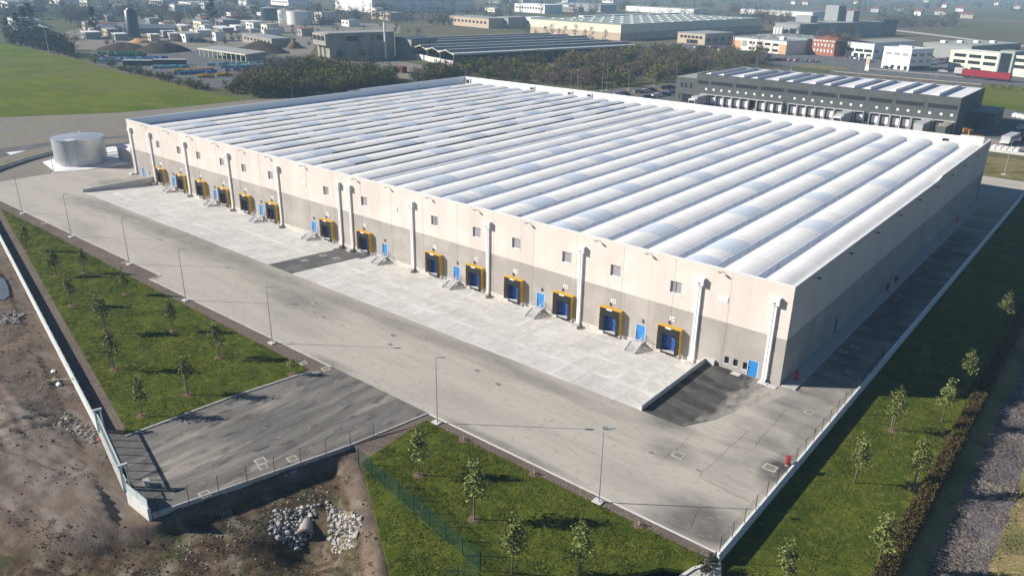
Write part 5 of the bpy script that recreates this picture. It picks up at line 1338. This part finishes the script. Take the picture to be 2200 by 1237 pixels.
# old concrete hall and the solar-roofed sheds
rzs = dg(-14)
o = bld('concrete_hall', 'old raw concrete hall with a jutting upper storey and dark strip windows', (-316, 186.5), rzs, 15.5, 38, 13.4, 'conc_old', 'roof_grey', [(9.6, 12.2, 3, .86, None, .03, .97)], [])
for u0, u1, z0, z1 in ((10, 17, 9.6, 12.0), (24.5, 31, 9.8, 12.2), (17.5, 23.5, 2.2, 6)): MB().box(.03, .1, u0, u1, z0, z1).build('window', 'dark_glass', o)
for u in (7.5, 16.9, 24): MB().box(.02, .2, u, u + .5, 0, 13.3).build('pilaster', 'conc_old', o)
MB().box(.03, .12, 3.5, 8.5, 0, 5.0).build('door', 'louvre', o); MB().box(-15.6, .6, -2.2, -.03, 7.6, 13.4).build('upper_storey', 'conc_old', o)
for k in range(3): MB().box(-14.9 + k * 5.0, -10.6 + k * 5.0, -2.3, -2.22, 10.0, 12.3).build('window', 'dark_glass', o)
for q in (-10.5, -5.2): MB().bar((q, -.5, 0), (q - .9, -.5, 7), .5).build('buttress', 'conc_old', o)
o = bld('concrete_annexe', 'lower grey annexe joined to the right of the concrete hall', (-296, 226), rzs, 18, 16, 10, 'conc_old', 'roof_dark', [], [(2.6, 4.2, 6, .5, None)])
t = thing('tall_chimney', 'thin white chimney pipe rising behind the concrete annexe', 'chimney', (*G(829, 128), 0)); MB().tube([(0, 0, 0), (0, 0, 19)], .55, 10).build('flue', 'sign_white', t, True); MB().tube([(0, 0, 0), (0, 0, 1)], 1.2, 10).build('base', 'concrete', t)
sx, sy = -254, 215
for r in range(6):
    t = thing('solar_shed', 'long open shed with a dark solar-panel roof, %s row from the front' % ORD[r], 'shed', (sx - r * 14.2, sy + r * 4.8 + (18 if r > 2 else 0), 0), dg(-14), 'solar-roofed sheds')
    L_, W_ = 128 - r * 4, 7.1
    for s in (0, 1):
        b = MB(); xa, xb = (-W_, 0) if s == 0 else (-2 * W_, -W_)
        za, zb = (7.6, 6.0) if s == 0 else (6.0, 7.6)
        b.face([(xa, -.6, za), (xb, -.6, zb), (xb, L_, zb), (xa, L_, za)]); b.face([(xa, -.6, za - .35), (xa, L_, za - .35), (xb, L_, zb - .35), (xb, -.6, zb - .35)])
        b.face([(xa, -.62, za - .35), (xb, -.62, zb - .35), (xb, -.62, zb), (xa, -.62, za)], 1)
        ro = b.build('roof', ['roof_dark', 'cream'], t)
    MB().box(-.05, .55, -.6, L_, 5.5, 6.35).build('gutter_beam', 'far_white', t); MB().box(-W_ - .5, -W_ + .5, -.6, L_, 7.55, 7.72).build('ridge_cap', 'far_white', t); MB().face([(-1.9, -.62, 6.46), (.1, -.62, 6.02), (.1, L_ + .1, 6.02), (-1.9, L_ + .1, 6.46)]).build('eave_sheet', 'far_white', t)
    for k in range(12): MB().box(-.3, -.05, k * L_ / 12, k * L_ / 12 + .3, 0, 5.6).build('column', 'roof_grey', t)
    if r < 3: MB().box(-13.5, -1, .3, .6, 0, 2.6).build('low_wall', 'far_white', t)
    MB().box(-2 * W_ + .3, -.6, L_ * .12, L_ - 1, .1, 4.6).build('stacked_goods', 'louvre', t)
x, y = G(1280, 110); t = thing('machine', 'white machine parked under the front solar shed', 'machine', (x, y, 0)); MB().box(-1.5, 1.5, -1, 1, .5, 3.2).build('body', 'sign_white', t); MB().box(-1.6, 1.6, -1.1, 1.1, 0, .5).build('chassis', 'rubber', t)
t = thing('waste_skip', 'rusty red open skip at the end of the hedge in front of the concrete hall', 'skip', (*G(862, 156), 0), dg(-10)); MB().box(-3, 3, -1.3, 1.3, .2, 2.8).build('box', 'trailer_red', t); MB().box(-2.8, 2.8, -1.34, -1.31, .5, 2.6).build('side_plate', 'spoil', t)
t = thing('waste_skip', 'dark green open skip left of the rusty skip', 'skip', (*G(841, 155), 0), dg(-10)); MB().box(-2.4, 2.4, -1.2, 1.2, .2, 2.2).build('box', 'bin_dark', t); MB().box(-2.5, 2.5, -1.25, 1.25, 2.2, 2.3).build('rim', 'bin_dark', t)
# open shed with posts
x, y = G(530, 136)
t = thing('open_shed', 'long low open-fronted shed with pale posts in the storage yard', 'shed', (x, y, 0), dg(-2))
MB().box(-46, 0, 11, 11.3, 0, 4.4).build('back_wall', 'conc_old', t); MB().box(-.3, 0, 0, 11, 0, 4.2).build('end_wall', 'conc_old', t); MB().face([(-47, -.6, 4.2), (.4, -.6, 4.2), (.4, 11.6, 4.9), (-47, 11.6, 4.9)]).build('roof', 'roof_grey', t); MB().box(-47, .4, -.7, -.4, 3.7, 4.25).build('fascia', 'cream', t)
for k in range(11): MB().box(-46 + 4.57 * k, -45.65 + 4.57 * k, -.3, .05, 0, 3.7).build('post', 'cream', t)
# waste bins and containers in rows
def bin_mesh(m):
    b = MB(); b.prism([(-.9, -.6), (.9, -.6), (.9, .6), (-.9, .6)], .2, 1.3)
    for k in range(4): pass
    q = [(-.95, -.66, 1.3), (.95, -.66, 1.3), (.95, 0, 1.62), (-.95, 0, 1.62)]
    b.face(q); b.face([(.95, .66, 1.3), (-.95, .66, 1.3), (-.95, 0, 1.62), (.95, 0, 1.62)])
    b.face([(-.95, .66, 1.3), (-.95, -.66, 1.3), (-.95, 0, 1.62)]); b.face([(.95, -.66, 1.3), (.95, .66, 1.3), (.95, 0, 1.62)])
    for x_ in (-.7, .7):
        for y_ in (-.4, .4): b.tube([(x_, y_ - .05, .1), (x_, y_ + .05, .1)], .1, 6)
    return b.mesh('waste_bin', [m])
BINS = {c: bin_mesh(c) for c in ('bin_green', 'bin_blue', 'bin_cyan', 'bin_yellow')}
rb = random.Random(4)
for br, (p0, p1, n, c, cn) in enumerate((((208, 122), (312, 121), 26, 'bin_green', 'green'), ((212, 117), (300, 117), 20, 'bin_green', 'green'), ((212, 131), (360, 127), 30, 'bin_blue', 'blue'), ((210, 134), (330, 131), 22, 'bin_cyan', 'pale blue'), ((330, 148), (400, 146), 16, 'bin_cyan', 'pale blue'), ((375, 156), (455, 152), 20, 'bin_yellow', 'yellow'), ((380, 161), (460, 157), 22, 'bin_blue', 'blue'), ((425, 168), (500, 163), 20, 'bin_yellow', 'yellow'), ((445, 142), (600, 138), 34, 'bin_cyan', 'pale blue'), ((470, 147), (600, 143), 28, 'bin_cyan', 'pale blue'), ((500, 145), (600, 142), 20, 'bin_yellow', 'yellow'), ((490, 152), (580, 150), 18, 'bin_blue', 'blue'))):
    a, b_ = Vector(G(*p0)), Vector(G(*p1))
    for k in range(n):
        if rb.random() < .22: continue
        p = a.lerp(b_, k / (n - 1))
        tag(link('waste_bin', BINS[c], None, (p.x + rb.uniform(-.5, .5), p.y + rb.uniform(-.9, .9), 0), rb.uniform(-.3, .3) + 1.2, .95), cn + ' waste bin in the %s' % ('second green row', 'back green row', 'dark blue row left of the container', 'pale row at the hedge', 'short pale row below the containers', 'upper left yellow row', 'blue row between the two yellow rows', 'lower yellow row at the hedge', 'long pale row before the open shed', 'second pale row before the open shed', 'thin yellow row before the open shed', 'front blue row beside the thicket')[br], 'waste bin', cn + ' waste bins in rows')
for px0, px1, py, l in ((265, 330, 141, 'left of two long dark green containers in the storage yard'), (330, 402, 139, 'right of two long dark green containers in the storage yard')):
    a, b_ = Vector(G(px0, py)), Vector(G(px1, py)); d = b_ - a
    t = thing('container', l, 'container', (a.x, a.y, 0), math.atan2(d.y, d.x)); MB().box(.3, d.length - .3, -1.2, 1.2, 0, 2.4).build('box', 'bin_dark', t); MB().box(.2, d.length - .2, -1.25, 1.25, 2.4, 2.5).build('rim', 'far_white', t)
for px, py, w, h, m_, l in ((270, 108, 16, 5, 'spoil', 'dark spoil heap left of the open shed'), (350, 110, 18, 6, 'spoil', 'large dark spoil heap behind the green bins'), (560, 112, 15, 7, 'spoil', 'dark earth heap behind the open shed'), (633, 104, 6, 5, 'spoil_red', 'small reddish earth cone left of the concrete hall'), (300, 92, 9, 3, 'salmon', 'low heap of pale broken brick in front of the dark tower')):
    x, y = G(px, py); b = MB(); n = 18; rings = 6; rr = random.Random(px)
    for j in range(rings):
        f = 1 - j / (rings - 1)
        for k in range(n): a = 6.283 * k / n; r = w * f * (1 + rr.uniform(-.12, .12)) * (1 + .25 * math.sin(2 * a + px)); b.v.append((math.cos(a) * r, math.sin(a) * r * .7, h * .8 * (1 - f * f) * (1 + rr.uniform(-.12, .12)) - .1))
    for j in range(rings - 1):
        for k in range(n): b.f.append((j * n + k, j * n + (k + 1) % n, (j + 1) * n + (k + 1) % n, (j + 1) * n + k)); b.m.append(0)
    tag(b.build('earth_heap', m_, None, smooth=True, loc=(x, y, 0)), l, 'heap')
# silo tower, tanks, far sheds
t = thing('dark_tower', 'dark round tower standing behind the white saw-tooth sheds', 'tower', (*G(288, 80), 0))
MB().tube([(0, 0, 0), (0, 0, 17), (0, 0, 17.5)], [4.6, 3.9, 3.4], 20).build('shaft', 'roof_dark', t, True); MB().tube([(0, 0, 17.5), (0, 0, 18.6)], [2.6, 2.2], 16).build('top', 'roof_dark', t)
for px, py, r, l in ((613, 50, 6, 'small pale storage tank left of the big tank'), (645, 53, 11, 'large pale storage tank in the hazy distance'), (580, 44, 8, 'dark storage tank behind the pale tanks')):
    t = thing('storage_tank', l, 'tank', (*G(px, py), 0)); MB().tube([(0, 0, 0), (0, 0, 11)], r, 24, cap=False).build('shell', 'roof_dark' if 'dark' in l else 'far_white', t, True); MB().tube([(0, 0, 11), (0, 0, 12.5)], [r, .3], 24).build('roof', 'roof_grey', t)
for px0, px1, py, l in ((207, 250, 73, 'white saw-tooth shed roof left of the dark tower'), (268, 382, 72, 'white saw-tooth shed roof right of the dark tower')):
    a, b_ = Vector(G(px0, py)), Vector(G(px1, py)); d = b_ - a
    t = thing('sawtooth_shed', l, 'shed', (b_.x, b_.y, 0), math.atan2(d.y, d.x)); Ls = d.length
    MB().box(-Ls, 0, 0, 22, 0, 4).build('wall', 'roof_grey', t); MB().box(-Ls, .0, -.7, -.35, 3.4, 6.2).build('fascia', 'sign_white', t)
    n = max(3, int(Ls / 5))
    for k in range(n):
        u0, u1 = -Ls + Ls * k / n, -Ls + Ls * (k + 1) / n
        MB().face([(u0, -.3, 4), (u1, -.3, 6.6), (u1, 22, 6.6), (u0, 22, 4)]).face([(u0, -.3, 4), (u1, -.3, 4), (u1, -.3, 6.6)]).build('roof_tooth', 'sign_white', t)
FARB = [(800, 28, 95, 150, 14, 'far_white', 'large white hall with bright roof edge in the far haze'), (1050, 62, 62, 24, 8, 'tan', 'row of tan office units in the mid distance'), (1092, 62, 16, 24, 9, 'grey_panel', 'grey office with a red stripe left of the pale warehouse'), (1140, 62, 14, 18, 9, 'far_white', 'white office touching the pale warehouse'), (585, 103, 48, 12, 5, 'conc_old', 'long low grey block with small windows behind the spoil heap'), (545, 64, 16, 10, 5, 'far_white', 'small white block left of the storage tanks'), (575, 72, 12, 9, 6, 'cream', 'cream hut below the storage tanks'), (692, 47, 16, 14, 8, 'far_white', 'small white house right of the storage tanks'), (400, 92, 24, 10, 5, 'far_white', 'white trailer-like block behind the spoil heap'), (480, 58, 30, 14, 5, 'grey_panel', 'low grey block in the works left of the tanks'), (530, 15, 30, 30, 14, 'far_white', 'white high block at the top edge left of centre'), (350, 14, 60, 20, 8, 'far_white', 'white shed at the top edge above the dark tower'), (190, 22, 40, 20, 10, 'cream', 'pale factory at the top left in the haze'), (130, 12, 70, 30, 9, 'far_white', 'long white hall at the very top left'), (20, 22, 60, 20, 8, 'far_white', 'pale hall at the far left edge'), (440, 22, 50, 20, 8, 'far_white', 'pale hall between the white blocks at the top'), (620, 14, 60, 30, 8, 'far_white', 'pale hall above the storage tanks'), (1170, 30, 60, 30, 10, 'far_white', 'white shed above the pale warehouse on the left'), (1290, 27, 90, 30, 9, 'grey_panel', 'long grey shed above the pale warehouse'), (1490, 33, 120, 25, 7, 'far_white', 'row of white greenhouses behind the pale warehouse'), (1745, 38, 110, 30, 6, 'far_white', 'white greenhouse strip behind the grey factory'), (40, 60, 50, 16, 5, 'far_white', 'low white shed behind the dark trees on the left'), (60, 75, 70, 14, 4, 'grey_panel', 'long low grey shed by the hedge on the far left'), (750, 58, 14, 10, 5, 'far_white', 'tiny white kiosk behind the concrete hall'), (810, 38, 12, 8, 9, 'far_white', 'white billboard-like block above the concrete hall'), (840, 45, 40, 16, 7, 'tan', 'tan shed among bare trees right of the concrete hall')]
for px, py, W, D, h, m_, l in FARB:
    bld('far_building', l, G(px, py), dg(-12), W, D, h, m_, 'sign_white' if h > 8 and m_ == 'far_white' else 'roof_grey', [(h * .45, h * .7, max(2, W // 6), .5, None, .04, .96)] if h > 4.5 and W < 70 else [])
HS = [(1706, 10), (1731, 11), (1822, 34), (1880, 27), (1930, 24), (1974, 34), (2019, 33), (2062, 26), (2076, 40), (2030, 17), (2142, 12), (1990, 6), (1840, 10), (2185, 20)]
for i, (px, py) in enumerate(sorted(HS)):
    t = thing('farmhouse', 'small pale gabled house on the hazy plain, %s from the left' % ORD[i], 'house', (*G(px, py), 0), dg(-20 + 17 * (i % 3)), 'houses on the plain')
    W, D, h = 10 + 2 * (i % 3), 8, 6.0
    MB().box(-W / 2, W / 2, -D / 2, D / 2, 0, h).build('wall', 'cream' if i % 2 else 'far_white', t)
    MB().face([(-W / 2 - .6, -D / 2 - .6, h - .2), (W / 2 + .6, -D / 2 - .6, h - .2), (W / 2 + .6, 0, h + 2.2), (-W / 2 - .6, 0, h + 2.2)]).face([(W / 2 + .6, D / 2 + .6, h - .2), (-W / 2 - .6, D / 2 + .6, h - .2), (-W / 2 - .6, 0, h + 2.2), (W / 2 + .6, 0, h + 2.2)]).face([(W / 2, -D / 2, h), (W / 2, D / 2, h), (W / 2, 0, h + 2.1)]).face([(-W / 2, D / 2, h), (-W / 2, -D / 2, h), (-W / 2, 0, h + 2.1)]).build('roof', 'roof_tile', t)
    for q in (-.3, .1, .4): MB().box(W * q - .5, W * q + .5, -D / 2 - .08, -D / 2 - .01, 4.2, 5.8).build('window', 'dark_glass', t)

# lamp posts along the back roads
for i, (px, py) in enumerate(((1240, 196), (1293, 196), (1303, 194), (1350, 193), (1405, 184), (1226, 198), (1452, 177))): lamp(*G(px, py), 'lamp post on the road behind the warehouse, %s in that row' % ORD[i], 0, 'lamp posts on the back road', 1.15)
for i, (px, py) in enumerate(((1520, 155), (1541, 152), (1555, 149), (1625, 147), (1700, 150), (1788, 152), (2012, 165), (1500, 160))): lamp(*G(px, py), 'distant lamp post above the roof of the grey hall, %s in that row' % ORD[i], 0, 'lamp posts beyond the grey hall', 1.0)
for i, (px, py, h) in enumerate(((108, 128, 16), (404, 76, 26), (1480, 100, 9))):
    t = thing('mast', 'thin mast standing %s' % ('at the edge of the green field', 'tall among the works in the haze', 'by the tan office')[i], 'mast', (*G(px, py), 0)); MB().tube([(0, 0, 0), (0, 0, h)], [.22, .1], 6).build('pole', 'lamp_metal', t); MB().box(-.5, .5, -.1, .1, h - .4, h).build('head', 'lamp_metal', t)

# ------------------------------------------------------------------ vegetation in the distance
def bush(seed, h, r, n, leaf, m_, bare=False):
    rs = np.random.RandomState(seed); rr = random.Random(seed); b = MB(); cs = []
    for k in range(16):
        a = k * 2.4 + rr.uniform(-.4, .4); q = rr.uniform(.1, 1) ** .6 * r * .85; z = h * rr.uniform(.28, .9) * (1 - .35 * (q / r) ** 2)
        e = (math.cos(a) * q, math.sin(a) * q, z)
        b.tube([(rr.uniform(-.2, .2), rr.uniform(-.2, .2), 0), (e[0] * .5, e[1] * .5, z * .6), e], [.12, .07, .02], 4, cap=False); cs.append(e)
        cs.append((e[0] * .8, e[1] * .8, max(.4, z * .6)))
    return b.mesh('trunk', ['bark']), leaf_cloud('crown', cs, n, np.array([r * .17, r * .17, h * .075]), leaf, rs, [m_])
def upright(seed, h, r, n, leaf, m_, cone=False):
    rs = np.random.RandomState(seed); rr = random.Random(seed); b = MB(); cs = []
    b.tube([(0, 0, 0), (0, 0, h * .5), (0, 0, h * .97)], [h * .018, h * .012, .03], 5)
    for k in range(30):
        z = h * rr.uniform(.14, .97); f = (1 - z / h) if cone else math.sin(math.pi * min(1, (z / h - .08) / .95)) ** .7
        q = r * f * rr.uniform(.4, 1); a = k * 2.4; e = (math.cos(a) * q, math.sin(a) * q, z)
        b.tube([(0, 0, max(0, z - q * .8)), e], [.05, .02], 3, cap=False); cs.append(e)
    return b.mesh('trunk', ['bark']), leaf_cloud('crown', cs, n, np.array([r * .16, r * .16, h * .03]), leaf, rs, [m_])
BU = [bush(51 + i, 5.6, 3.4, 900, .42, 'leaf_bush') for i in range(4)]
BB = [bush(61 + i, 6.0, 3.2, 760, .30, 'twig') for i in range(3)]
DT = [upright(71 + i, 13, 3.4, 700, .7, 'leaf_dark', True) for i in range(2)]
RD = [bush(75 + i, 11, 5.0, 700, .8, 'leaf_dark') for i in range(2)]
PT = [upright(81 + i, 15, 2.6, 420, .5, 'twig_grey') for i in range(3)]
def plant(name, lib, x, y, s, label, cat, group, rz=0, z=0.0):
    t = thing(name, label, cat, (x, y, z), rz, group); t.scale = (s, s, s)
    link('trunk', lib[0], t); link('crown', lib[1], t)
def scatter(poly, gap, seed, nmax):
    rr = random.Random(seed); xs = [p[0] for p in poly]; ys = [p[1] for p in poly]; out = []; g_ = {}
    for _ in range(40000):
        x, y = rr.uniform(min(xs), max(xs)), rr.uniform(min(ys), max(ys))
        if not inside(poly, np.array([x]), np.array([y]))[0]: continue
        k = (int(x // gap), int(y // gap))
        if any((x - a) ** 2 + (y - b) ** 2 < gap * gap for i in (-1, 0, 1) for j in (-1, 0, 1) for a, b in g_.get((k[0] + i, k[1] + j), ())): continue
        g_.setdefault(k, []).append((x, y)); out.append((x, y))
        if len(out) >= nmax: break
    return out
rv2 = random.Random(6)
TH1 = [G(500, 200), G(540, 208), G(640, 207), G(760, 196), G(830, 186), G(835, 172), G(800, 160), G(700, 152), G(610, 152), G(570, 162), G(520, 180)]
TH2 = [G(880, 182), G(960, 174), G(1040, 174), G(1130, 182), G(1260, 193), G(1340, 189), G(1470, 166), G(1520, 150), G(1640, 142), G(1660, 130), G(1500, 118), G(1360, 118), G(1260, 132), G(1120, 146), G(990, 154), G(930, 158), G(890, 168)]
for poly, n, g_ in ((TH1, 120, 4.3), (TH2, 178, 5.6)):
    for x, y in scatter(poly, g_, 5 + n, n):
        right = x > -200 and poly is TH2
        if rv2.random() < (.6 if right else .22): plant('bare_bush', rv2.choice(BB), x, y, rv2.uniform(.95, 1.7), 'bare brown bush in the thicket ' + ('beside the back road' if y < 260 else 'in front of the tan office'), 'bush', 'bare bushes of the thicket', rv2.uniform(0, 6))
        else: plant('green_bush', rv2.choice(BU), x, y, rv2.uniform(.95, 1.75), 'olive green bush in the thicket ' + (('in front of the concrete hall' if y > 128 else 'by the yellow bins') if poly is TH1 else 'before the left end of the solar sheds' if x < -215 else 'before the middle of the solar sheds' if x < -180 else 'beside the back road' if y < 250 else 'left of the business park cars'), 'bush', 'green bushes of the thicket', rv2.uniform(0, 6))
ed = [(165, 126), (205, 136), (240, 144), (262, 152), (280, 157), (300, 161), (322, 166), (345, 170), (362, 175), (385, 182), (405, 186), (420, 190), (440, 194)]
for i, (px, py) in enumerate(ed): plant('hedge_bush', BU[i % 4], *G(px, py), .62 + .14 * (i % 3), 'dark bush along the right edge of the green field, %s from the left' % ORD[i], 'bush', 'bushes on the field edge', i)
for i, (px, py) in enumerate(((30, 97), (45, 98), (58, 100), (70, 103), (85, 106), (98, 108), (112, 112), (126, 116), (140, 119), (152, 122), (62, 94), (90, 96), (118, 100), (140, 108))):
    plant('field_tree', RD[i % 2], *G(px, py), .8 + .1 * (i % 4), 'dark round tree at the far left corner of the green field', 'tree', 'dark trees at the field corner', i)
for i, (px, py, s) in enumerate(((44, 86, 1.3), (60, 84, 1.5), (74, 82, 1.7), (205, 80, 1.5), (20, 88, 1.1), (460, 55, 1.6), (452, 52, 1.3))):
    plant('conifer', DT[i % 2], *G(px, py), s, ('tall dark conifer at the left field corner', 'tall dark conifer left of the white saw-tooth shed', 'dark conifer in the haze among the works')[0 if i in (0, 1, 2, 4) else 1 if i == 3 else 2], 'tree', 'dark conifers', i)
for i, (px, py) in enumerate(((1150, 100), (1172, 98), (1185, 98), (1200, 97), (1212, 98), (1235, 99), (1256, 99), (1270, 100), (1130, 98), (1300, 100), (620, 150), (490, 165), (790, 136))):
    plant('bare_tree', PT[i % 3], *G(px, py), .75 + .1 * (i % 3) if px > 1000 else .6, ('bare slender tree in front of the pale far warehouse' if px > 1000 else ('bare tree at the left end of the thicket', 'bare tree by the yellow bins', 'small bare tree against the concrete hall')[i - 10]), 'tree', 'bare trees in the middle distance', i)
# hazy belts of trees on the plain
rf = random.Random(12)
cnt = 0
for (px0, px1, py0, py1, n) in ((0, 560, 6, 52, 120), (640, 1100, 26, 58, 60), (1000, 1700, 4, 34, 55), (1600, 1700, 40, 56, 16), (1760, 2200, 2, 30, 40), (1880, 2055, 52, 62, 40), (1560, 1840, 100, 122, 24), (180, 480, 55, 95, 26)):
    for k in range(n):
        px, py = rf.uniform(px0, px1), rf.uniform(py0, py1); x, y = G(px, py)
        lib = rf.choice(PT) if rf.random() < .6 else rf.choice(BB)
        s = rf.uniform(.7, 1.3) if lib in PT else rf.uniform(1.6, 2.6)
        if 100 < py0 or py0 == 55: s *= .45
        plant('distant_tree', lib, x, y, s, ('bare grey tree ' if lib in PT else 'round brown tree ') + {0: 'in the hazy woods at the top left', 640: 'in the hazy belt above the solar sheds', 1000: 'on the skyline above the far warehouse', 1600: 'beside the greenhouses behind the grey factory', 1760: 'among the farmhouses at the top right', 1880: 'in the orchard block on the right plain', 1560: 'among the business park cars', 180: 'among the works left of the tanks'}[px0], 'tree', 'distant trees on the plain' if lib in PT else 'distant round trees on the plain', rf.uniform(0, 6)); cnt += 1
struct(MB().sheet([G(1860, 66), G(2060, 62), G(2060, 50), G(1880, 48)], .05).build('orchard_ground', 'gravel_brown'))
sheet('gravel_track', [G(1790, 50), G(1990, 72), G(2200, 98), G(2200, 101), G(1990, 75), G(1790, 52)], 'kerb', .03)
# worked ground and a scatter of small works buildings and hedgerow trees
sheet('works_ground', [G(160, 112), G(300, 104), G(660, 124), G(700, 70), G(860, 72), G(860, 52), G(640, 46), G(420, 40), G(200, 52), G(120, 75)], 'gravel_grey', -.03)
rq = random.Random(44); wk = []
while len(wk) < 46:
    px, py = rq.uniform(180, 700), rq.uniform(34, 92)
    if any(abs(px - a) < 24 and abs(py - b) < 5 for a, b, *_ in wk) or (250 < px < 320 and py > 55) or (590 < px < 670 and py < 62): continue
    wk.append((px, py, rq.uniform(5, 22), rq.uniform(5, 12), rq.uniform(2.5, 5.5), rq.choice(('far_white', 'conc_old', 'grey_panel', 'cream', 'tan', 'far_white'))))
while len(wk) < 74:
    px, py = rq.uniform(20, 1500), rq.uniform(3, 30)
    if any(abs(px - a) < 16 and abs(py - b) < 5 for a, b, *_ in wk): continue
    wk.append((px, py, rq.uniform(15, 50), rq.uniform(8, 20), rq.uniform(5, 9), rq.choice(('far_white', 'cream', 'far_white', 'conc_old'))))
for i, (px, py, W, D, h, m_) in enumerate(sorted(wk)):
    t = thing('works_building', '%s low shed in the hazy works, number %d counted from the left' % ({'far_white': 'white', 'conc_old': 'grey-brown', 'grey_panel': 'grey', 'cream': 'cream', 'tan': 'tan'}[m_], i + 1), 'shed', (*G(px, py), 0), dg(-14 + rq.uniform(-4, 4)), 'small sheds in the works')
    MB().box(-W, 0, 0, D, 0, h).build('wall', m_, t); MB().box(-W - .3, .3, -.3, D + .3, h, h + .3).build('roof', rq.choice(('roof_grey', 'sign_white', 'roof_tile')) if h < 5 else 'roof_grey', t)
    for k in range(max(1, int(W / 4))): MB().box(-W + 1 + k * 4, -W + 2.6 + k * 4, -.1, -.03, h * .35, h * .7).build('window', 'dark_glass', t)
for k in range(110):
    px, py = rq.uniform(160, 900), rq.uniform(28, 98)
    x, y = G(px, py); lib = rq.choice(BB + PT)
    plant('works_tree', lib, x, y, rq.uniform(.5, .9) * (1.0 if lib in BB else .6), ('bare brown tree scattered among the works ' if lib in BB else 'thin bare tree scattered among the works ') + ('left of the dark tower' if px < 288 else 'between the dark tower and the tanks' if px < 600 else 'right of the storage tanks'), 'tree', 'small trees among the works', rq.uniform(0, 6))
# woodland belts that read as one mass
rw = np.random.RandomState(55); cw = []
for (pa, pb, wd, n) in (((0, 44), (240, 38), 14, 90), ((60, 24), (540, 10), 20, 130), ((240, 46), (470, 34), 12, 80), ((470, 30), (740, 30), 14, 90), ((660, 46), (940, 40), 12, 100), ((880, 14), (1500, 2), 30, 110), ((1500, 42), (1680, 40), 14, 60), ((1230, 38), (1620, 36), 8, 60), ((1840, 30), (1960, 22), 20, 60), ((1560, 20), (2200, 12), 30, 90), ((1885, 58), (2050, 54), 16, 90), ((0, 70), (60, 66), 8, 30)):
    for k in range(n):
        u = rw.rand(); x, y = G(pa[0] + (pb[0] - pa[0]) * u, pa[1] + (pb[1] - pa[1]) * u + rw.normal(0, 1.0))
        h_ = rw.uniform(4, 10)
        for q in range(3): cw.append((x + rw.normal(0, 2.5), y + rw.normal(0, 2.5), h_ * (.3 + .3 * q)))
struct(link('woodland', leaf_cloud('woodland', cw, 42000, np.array([2.0, 2.0, 1.6]), 1.0, rw, ['twig_grey'])), 'stuff')
# rough weedy bank beyond the grey hall
rs = np.random.RandomState(31)
for (pp, n, m_, nme, sz) in (([(-106, 304), (-70, 304), (-40, 306), (-36, 318), (-106, 320)], 6000, 'hedge_leaf', 'weeds', .5), ([(-36, 326), (60, 318), (60, 334), (-36, 338)], 4000, 'leaf_bush', 'weeds', .5)):
    pts_ = scatter(pp, 2.0, n, 160)
    struct(link(nme, leaf_cloud(nme, [(x, y, .5) for x, y in pts_], n, np.array([.9, .9, .45]), sz, rs, [m_])), 'stuff')

# ------------------------------------------------------------------ air
hz = bpy.data.materials.new('haze'); hz.use_nodes = True
hz.node_tree.nodes.remove(hz.node_tree.nodes['Principled BSDF'])
pv = hz.node_tree.nodes.new('ShaderNodeVolumePrincipled')
pv.inputs['Color'].default_value = (.50, .76, 1.0, 1)
pv.inputs['Density'].default_value = HAZE
pv.inputs['Anisotropy'].default_value = 0.0
hz.node_tree.links.new(pv.outputs[0], hz.node_tree.nodes['Material Output'].inputs['Volume'])
MATS['haze'] = hz
if HAZE > 0: struct(MB().box(-5050, 5050, -5050, 5050, -4.5, 48).build('haze', 'haze'), 'stuff')
